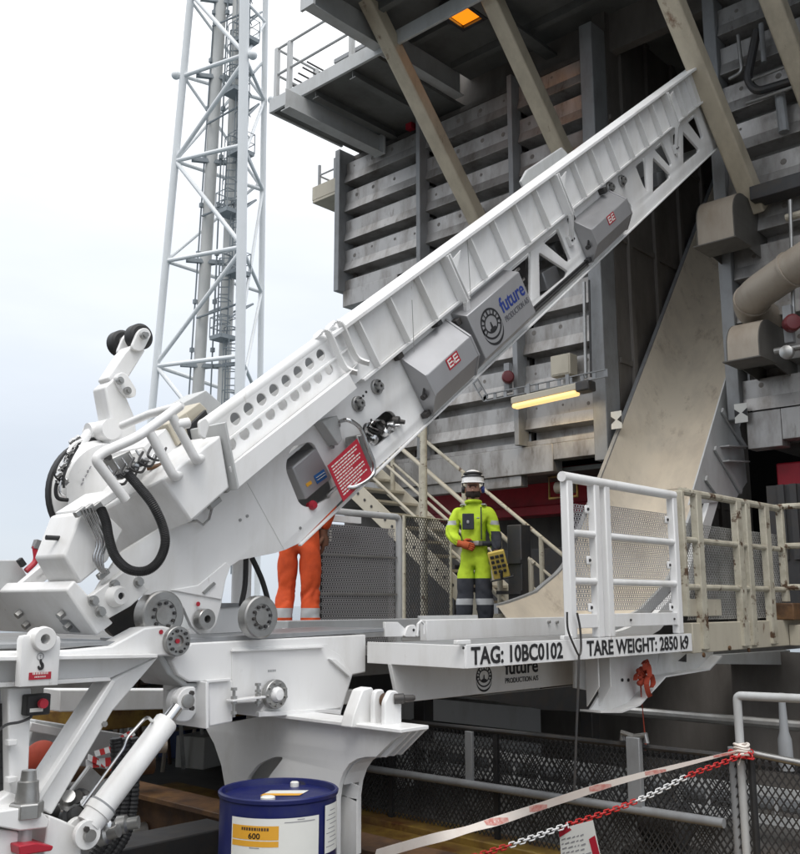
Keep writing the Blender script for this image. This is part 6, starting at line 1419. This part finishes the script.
for p, r in ((c - tr_ * .05 + tl_ * .16, .035), (c + tr_ * .08 - tl_ * .2, .022)): MB().lathe([(0, r), (.02, r), (.024, r * .8), (.024, .001)], p, u, 16).build('bung_cap', 'label', dr)

# ================================================================ tape, chain, paper tag
def ribbon(cp, width, tw):
    sp = smoothpath(cp, 14); n = len(sp); vs = []; m = 5
    for i, p in enumerate(sp):
        d = (sp[min(i + 1, n - 1)] - sp[max(i - 1, 0)]).normalized(); up_ = Vector((0, 0, 1)); up_ = (up_ - d * up_.dot(d)).normalized(); sd_ = d.cross(up_); a = tw(i / (n - 1))
        wv = (up_ * math.cos(a) + sd_ * math.sin(a)) * width(i / (n - 1)) / 2; nv = d.cross(wv).normalized() * .0004
        vs += [p - wv - nv, p + wv - nv, p + wv + nv, p - wv + nv]
    fs = []
    for i in range(n - 1):
        for k in range(4): fs.append((i * 4 + k, i * 4 + (k + 1) % 4, i * 4 + 4 + (k + 1) % 4, i * 4 + 4 + k))
    return vs, fs, sp
TP = [(746, 749, 5.98), (690, 763, 5.66), (620, 781, 5.25), (560, 800, 4.9), (500, 820, 4.5), (455, 833, 4.15), (420, 842, 3.8), (375, 855, 3.35)]
pts_ = [P(x, y, 'X', X_) for x, y, X_ in TP]
tw = lambda k: -.2 + .12 * math.sin(k * 9) + (1.32 * math.exp(-((k - .66) / .11) ** 2)) - (.5 * max(0, k - .8))
vs, fs, sp = ribbon(pts_, lambda k: .050 * (.28 + .72 * min(1, (k / .38)) ** 1.2), tw)
tpo = thing('warning_tape', 'twisted white and red warning tape stretched above the chain to the barrier post', 'tape', pts_[0])
mb = MB().add(vs, fs); mb.build('tape_strip', 'tape', tpo, smooth=60)
n = len(sp)
for k0, ln in ((.05, .035), (.2, .03), (.31, .04), (.46, .03), (.55, .05)):
    i0 = int(k0 * n); i1 = int((k0 + ln) * n) + 2
    sub = MB(); q = []
    for j in range(i0, i1):
        a, b_, c_, d_ = vs[j * 4:j * 4 + 4]; ft = (j - i0) / (i1 - i0); nn_ = (a - d_).normalized() * .0012
        lo, hi = max(0, ft - .5) * .9 + .05, min(1, ft + .5) * .9 + .05
        for side in (1, -1):
            bb = a if side > 0 else d_; tt = b_ if side > 0 else c_
            q.append([bb + (tt - bb) * lo + nn_ * side, bb + (tt - bb) * hi + nn_ * side])
    vv = [p for e_ in q for p in e_]; m = len(q) // 2
    sub.add(vv, [(4 * i + o_, 4 * i + 1 + o_, 4 * i + 5 + o_, 4 * i + 4 + o_) for i in range(m - 1) for o_ in (0, 2)]); sub.build('red_marking', 'tapered', tpo, smooth=0)
mb = MB(); k0 = pts_[0]
for i in range(4): z_ = -.03 + .018 * i; mb.tube([k0 + Vector((-.02 + .042 * math.cos(a), .02 + .042 * math.sin(a), z_ + .006 * math.sin(a * 2 + i))) for a in [2 * math.pi * j / 14 for j in range(14)]], .010, 6, closed=True)
mb.bar(k0 + Vector((-.04, 0, 0)), k0 + Vector((-.06, .03, -.09)), .025, .003).build('tape_knot', 'tape', tpo)
chn = thing('plastic_chain', 'red and white plastic chain hanging below the warning tape', 'chain', (5.9, 2.7, .8))
CPX = [(750, 752, 5.97), (722, 763, 5.8), (690, 775, 5.6), (650, 795, 5.35), (610, 811, 5.1), (565, 826, 4.85), (520, 842, 4.6), (470, 858, 4.3)]
cp_ = smoothpath([P(x, y, 'X', X_) for x, y, X_ in CPX], 40); dist = 0; links = []; step = .031; nxt = 0
for a, b_ in zip(cp_, cp_[1:]):
    L_ = (b_ - a).length
    while nxt <= dist + L_: links.append((a + (b_ - a) * ((nxt - dist) / L_), (b_ - a).normalized())); nxt += step
    dist += L_
def linkmesh(mb, c, d, roll):
    up_ = Vector((0, 0, 1)); up_ = (up_ - d * up_.dot(d)).normalized(); sd_ = d.cross(up_); w_ = up_ * math.cos(roll) + sd_ * math.sin(roll); p = []
    for i in range(12):
        a = 2 * math.pi * i / 12; p.append(c + d * (math.cos(a) * .010 + (.011 if math.cos(a) > 0 else -.011)) + w_ * math.sin(a) * .0135)
    mb.tube(p, .0042, 6, closed=True)
tot = len(links); cols = []
for i in range(tot):
    x = i / tot; cols.append('chainred' if x < .24 else 'chainwhite' if x < .43 else 'chainred' if x < .68 else 'chainwhite' if x < .86 else 'chainred')
i = 0
while i < tot:
    j = i
    mb = MB()
    while j < tot and cols[j] == cols[i]: linkmesh(mb, *links[j], .5 + (j % 2) * 1.57); j += 1
    mb.build('chain_links', cols[i], chn, smooth=60); i = j
mb = MB()
for i in range(18): linkmesh(mb, P(748, 752, 'X', 5.96) + Vector((.0, .11 - .012 * i * .6, -.02 + .016 * math.sin(i))), Vector((0, 1, .1)).normalized(), i)
mb.build('chain_links', 'chainred', chn, smooth=60)
# paper tag hung on the chain
XT = 4.86
q0, q1, q2, q3 = [P(x, y, 'X', XT) for x, y in ((559, 829), (593, 820), (602, 862), (562, 868))]
pt = thing('paper_tag', 'white paper tag with red corner hanging from the chain', 'tag', q0)
rx_ = (q1 - q0); dn_ = (q3 - q0); nn = Vector((-1, 0, 0))
fT = lambda a, b, w_: q0 + rx_ * a + dn_ * b + (q2 - q1 - dn_) * (a * b) + nn * (w_ + .006 * math.sin(a * 3))
MB().prism([(0, 0), (.5, 0), (1, 0), (1, 1), (.5, 1), (0, 1)], fT, 0, .001).build('paper', 'label', pt)
MB().prism([(.0, .0), (.42, .0), (.30, -.0), (.36, .12), (.0, .22)][:3] + [(.38, .10), (.0, .22)], fT, .0015, .002).build('red_corner', 'redsign', pt)
MB().prism([(.80, .42), (.97, .36), (1.0, 1), (.84, 1)], fT, .0015, .002).build('red_stripe', 'redsign', pt)
for r_ in range(6):
    b = .28 + r_ * .115; a = .05; random.seed(r_); mb = MB()
    while a < .68: ln = random.uniform(.04, .14); mb.prism([(a, b), (a + ln, b - .02), (a + ln, b + .015), (a, b + .03)], fT, .0015, .002); a += ln + .04
    mb.build('handwriting', 'labelgrey', pt)
MB().tube([fT(.3, .04, .002), fT(.28, -.12, .006)], .004, 6).build('tag_tie', 'chainwhite', pt)

# ================================================================ skid beams, clutter under and beyond the machine
sk = MB()
for x in (4.02,): sk.box(x - .14, 1.6, .50, x + .14, 8, .535).box(x - .012, 1.6, .035, x + .012, 8, .499).box(x - .16, 1.6, .0, x + .16, 8, .034)
tag(sk.build('skid_beam', 'rust', bevel=.004), 'long rusty skid beam under the pedestal leg', 'beam')
sk = MB().box(4.45, 1.4, .0, 4.9, 8.6, .30); tag(sk.build('skid_rail', 'darksteel', bevel=.01), 'low dark rail block lying behind the rusty skid beam', 'beam')
tag(MB().box(5.0, 1.2, .0, 5.9, 8.6, .06).build('yellow_plate', 'yellow', bevel=.01), 'stained yellow floor strip between the skid rails and the mesh fence', 'floor strip')
def bxt(name, label, cat, px, py, z0, w_, d_, h_, mat, rot=0, group=None, y=None):
    q = P(px, py, 'Z', z0) if y is None else P(px, py, 'Y', y); mb = MB(); R_m = Matrix.Rotation(rot, 3, 'Z'); mb.box(-w_ / 2, -d_ / 2, 0, w_ / 2, d_ / 2, h_)
    for i in range(len(mb.v)): mb.v[i] = R_m @ mb.v[i] + Vector((q.x, q.y, z0))
    return tag(mb.build(name, mat, bevel=.01), label, cat, group)
# pale grey beam, red float, folded tape
a, b_ = P(26, 738, 'Y', 5.6), P(120, 752, 'Y', 5.6); tag(MB().bar(a, b_, .22, .10, NY).build('loose_beam', 'wgrey', bevel=.008), 'pale grey beam behind the left column of the machine base', 'beam')
a, b_ = P(28, 726, 'Y', 5.5), P(62, 733, 'Y', 5.5); tag(MB().bar(a, b_, .05, .06, NY).build('small_bracket', 'whitem', bevel=.006), 'small white bracket on the pale beam behind the left column', 'bracket')
c = P(42, 760, 'Y', 5.2); fl2 = thing('red_float', 'round red float behind the left column of the machine base', 'float', c)
MB().ball(c, .10, 24, 16, (1, 1, 1.05)).build('float_body', 'strap', fl2); MB().tube([c + Vector((0, -.11, .09)), c + Vector((0, -.115, .0)), c + Vector((0, -.10, -.09))], .006, 6).build('seam', 'redsign', fl2)
random.seed(3)
wt = MB(); wt.mat(0)
for k, (x0, y0, x1, y1, w_) in enumerate(((86, 764, 130, 760, .05), (95, 754, 128, 744, .035), (112, 745, 134, 732, .04), (88, 757, 118, 771, .04))):
    a, b_ = P(x0, y0, 'Y', 5.3), P(x1, y1, 'Y', 5.3); m = 7
    for i in range(m): wt.mat(i % 2); p, q = a + (b_ - a) * (i / m), a + (b_ - a) * ((i + 1) / m); wt.bar(p, q, w_, .004, (0.2, -1, .3 + .1 * k))
tag(wt.build('loose_tape', ['chainwhite', 'chainred'], smooth=0), 'crumpled red and white tape lying behind the white cylinder', 'tape')
# long pipes lying behind the machine (rust-brown, black) and the yellow edge beam
for i, (y, z, r, m_) in enumerate(((6.0, .86, .05, 'hood'), (6.15, .72, .07, 'rust'), (6.4, .55, .08, 'darksteel'), (6.7, .38, .09, 'darksteel'), (6.2, .25, .07, 'steel'))):
    tag(MB().tube([(1.5, y + .6, z), (4.0, y, z)], r, 14).build('drill_pipe', m_), ['thin brown pipe lying highest behind the white cylinder', 'rust red pipe lying under the thin brown pipe', 'dark pipe in the middle of the pipes behind the white cylinder', 'thickest dark pipe low down behind the white cylinder', 'pale steel pipe lying lowest behind the white cylinder'][i], 'pipe')
tag(MB().box(2.5, 7.6, .78, 6.5, 7.8, .98).build('yellow_edge_beam', 'yellow', bevel=.01), 'yellow topped edge beam behind the machine between cylinder and drum', 'beam')
tag(MB().box(1.0, 8.2, 0, 4.9, 8.3, .75).build('grey_bulkhead', 'soffit', bevel=.01), 'dark grey bulkhead under the yellow edge beam', 'bulkhead')
tag(MB().box(-6, 15.5, 0, 9.5, 15.7, 1.3).build('far_bulkhead', 'deck'), 'dull dark bulkhead at the far edge of the lower deck', 'bulkhead')
bxs = ((190, 752, .0, 1.0, .6, .9, 'bluebox', 'blue container behind the machine left of the drum'), (204, 746, 0, .9, .7, 1.05, 'bluebox', 'blue container nearest to the drum behind the machine'), (166, 742, 0, .8, .6, .8, 'rust', 'rusty crate behind the white cylinder'), (176, 748, 0, .7, .5, .6, 'grey', 'grey crate left of the blue containers'), (150, 744, 0, .8, .6, .7, 'hood', 'brown crate behind the upper end of the white cylinder'), (208, 764, 0, .7, .4, .35, 'label', 'pale low crate beside the pedestal behind the drum'))
for px, py, z0, w_, d_, h_, m_, lb in bxs: bxt('deck_container' if 'container' in lb else 'deck_crate', lb, 'container' if 'container' in lb else 'crate', px, py, z0, w_, d_, h_, m_, .3)
sc = thing('deck_scaffold', 'tangle of thin scaffold tubes behind the machine base', 'scaffold', (5, 10, 0)); random.seed(11)
for i in range(16):
    x = 100 + i * 7; q = P(x, 760, 'Y', 9.5 + (i % 3) * .4); MB().tube([Vector((q.x, q.y, 0)), Vector((q.x + random.uniform(-.2, .2), q.y, 1.28))], .025, 6).build('standard_tube', ['steel', 'hood', 'rust', 'wgrey'][i % 4], sc)
for z in (.35, .62, .85, 1.1): MB().tube([(2.0, 9.9, z), (7.5, 9.5, z + .1)], .025, 6).build('ledger_tube', 'steel' if z > .6 else 'hood', sc)
pts_ = bend([(3.0, 4.75, .35), (3.3, 4.75, .42), (3.38, 4.75, .1)], .1); tag(MB().tube(pts_, .03, 10).build('bent_pipe', 'darksteel'), 'bent dark pipe low behind the white cylinder', 'pipe')
a = P(134, 832, 'Y', 4.6); tag(MB().box(a.x - .2, 4.9, 0, a.x + .9, 5.2, .52).build('low_bulkhead', 'darksteel', bevel=.01), 'low dark steel bulkhead behind the corrugated hoses', 'bulkhead')
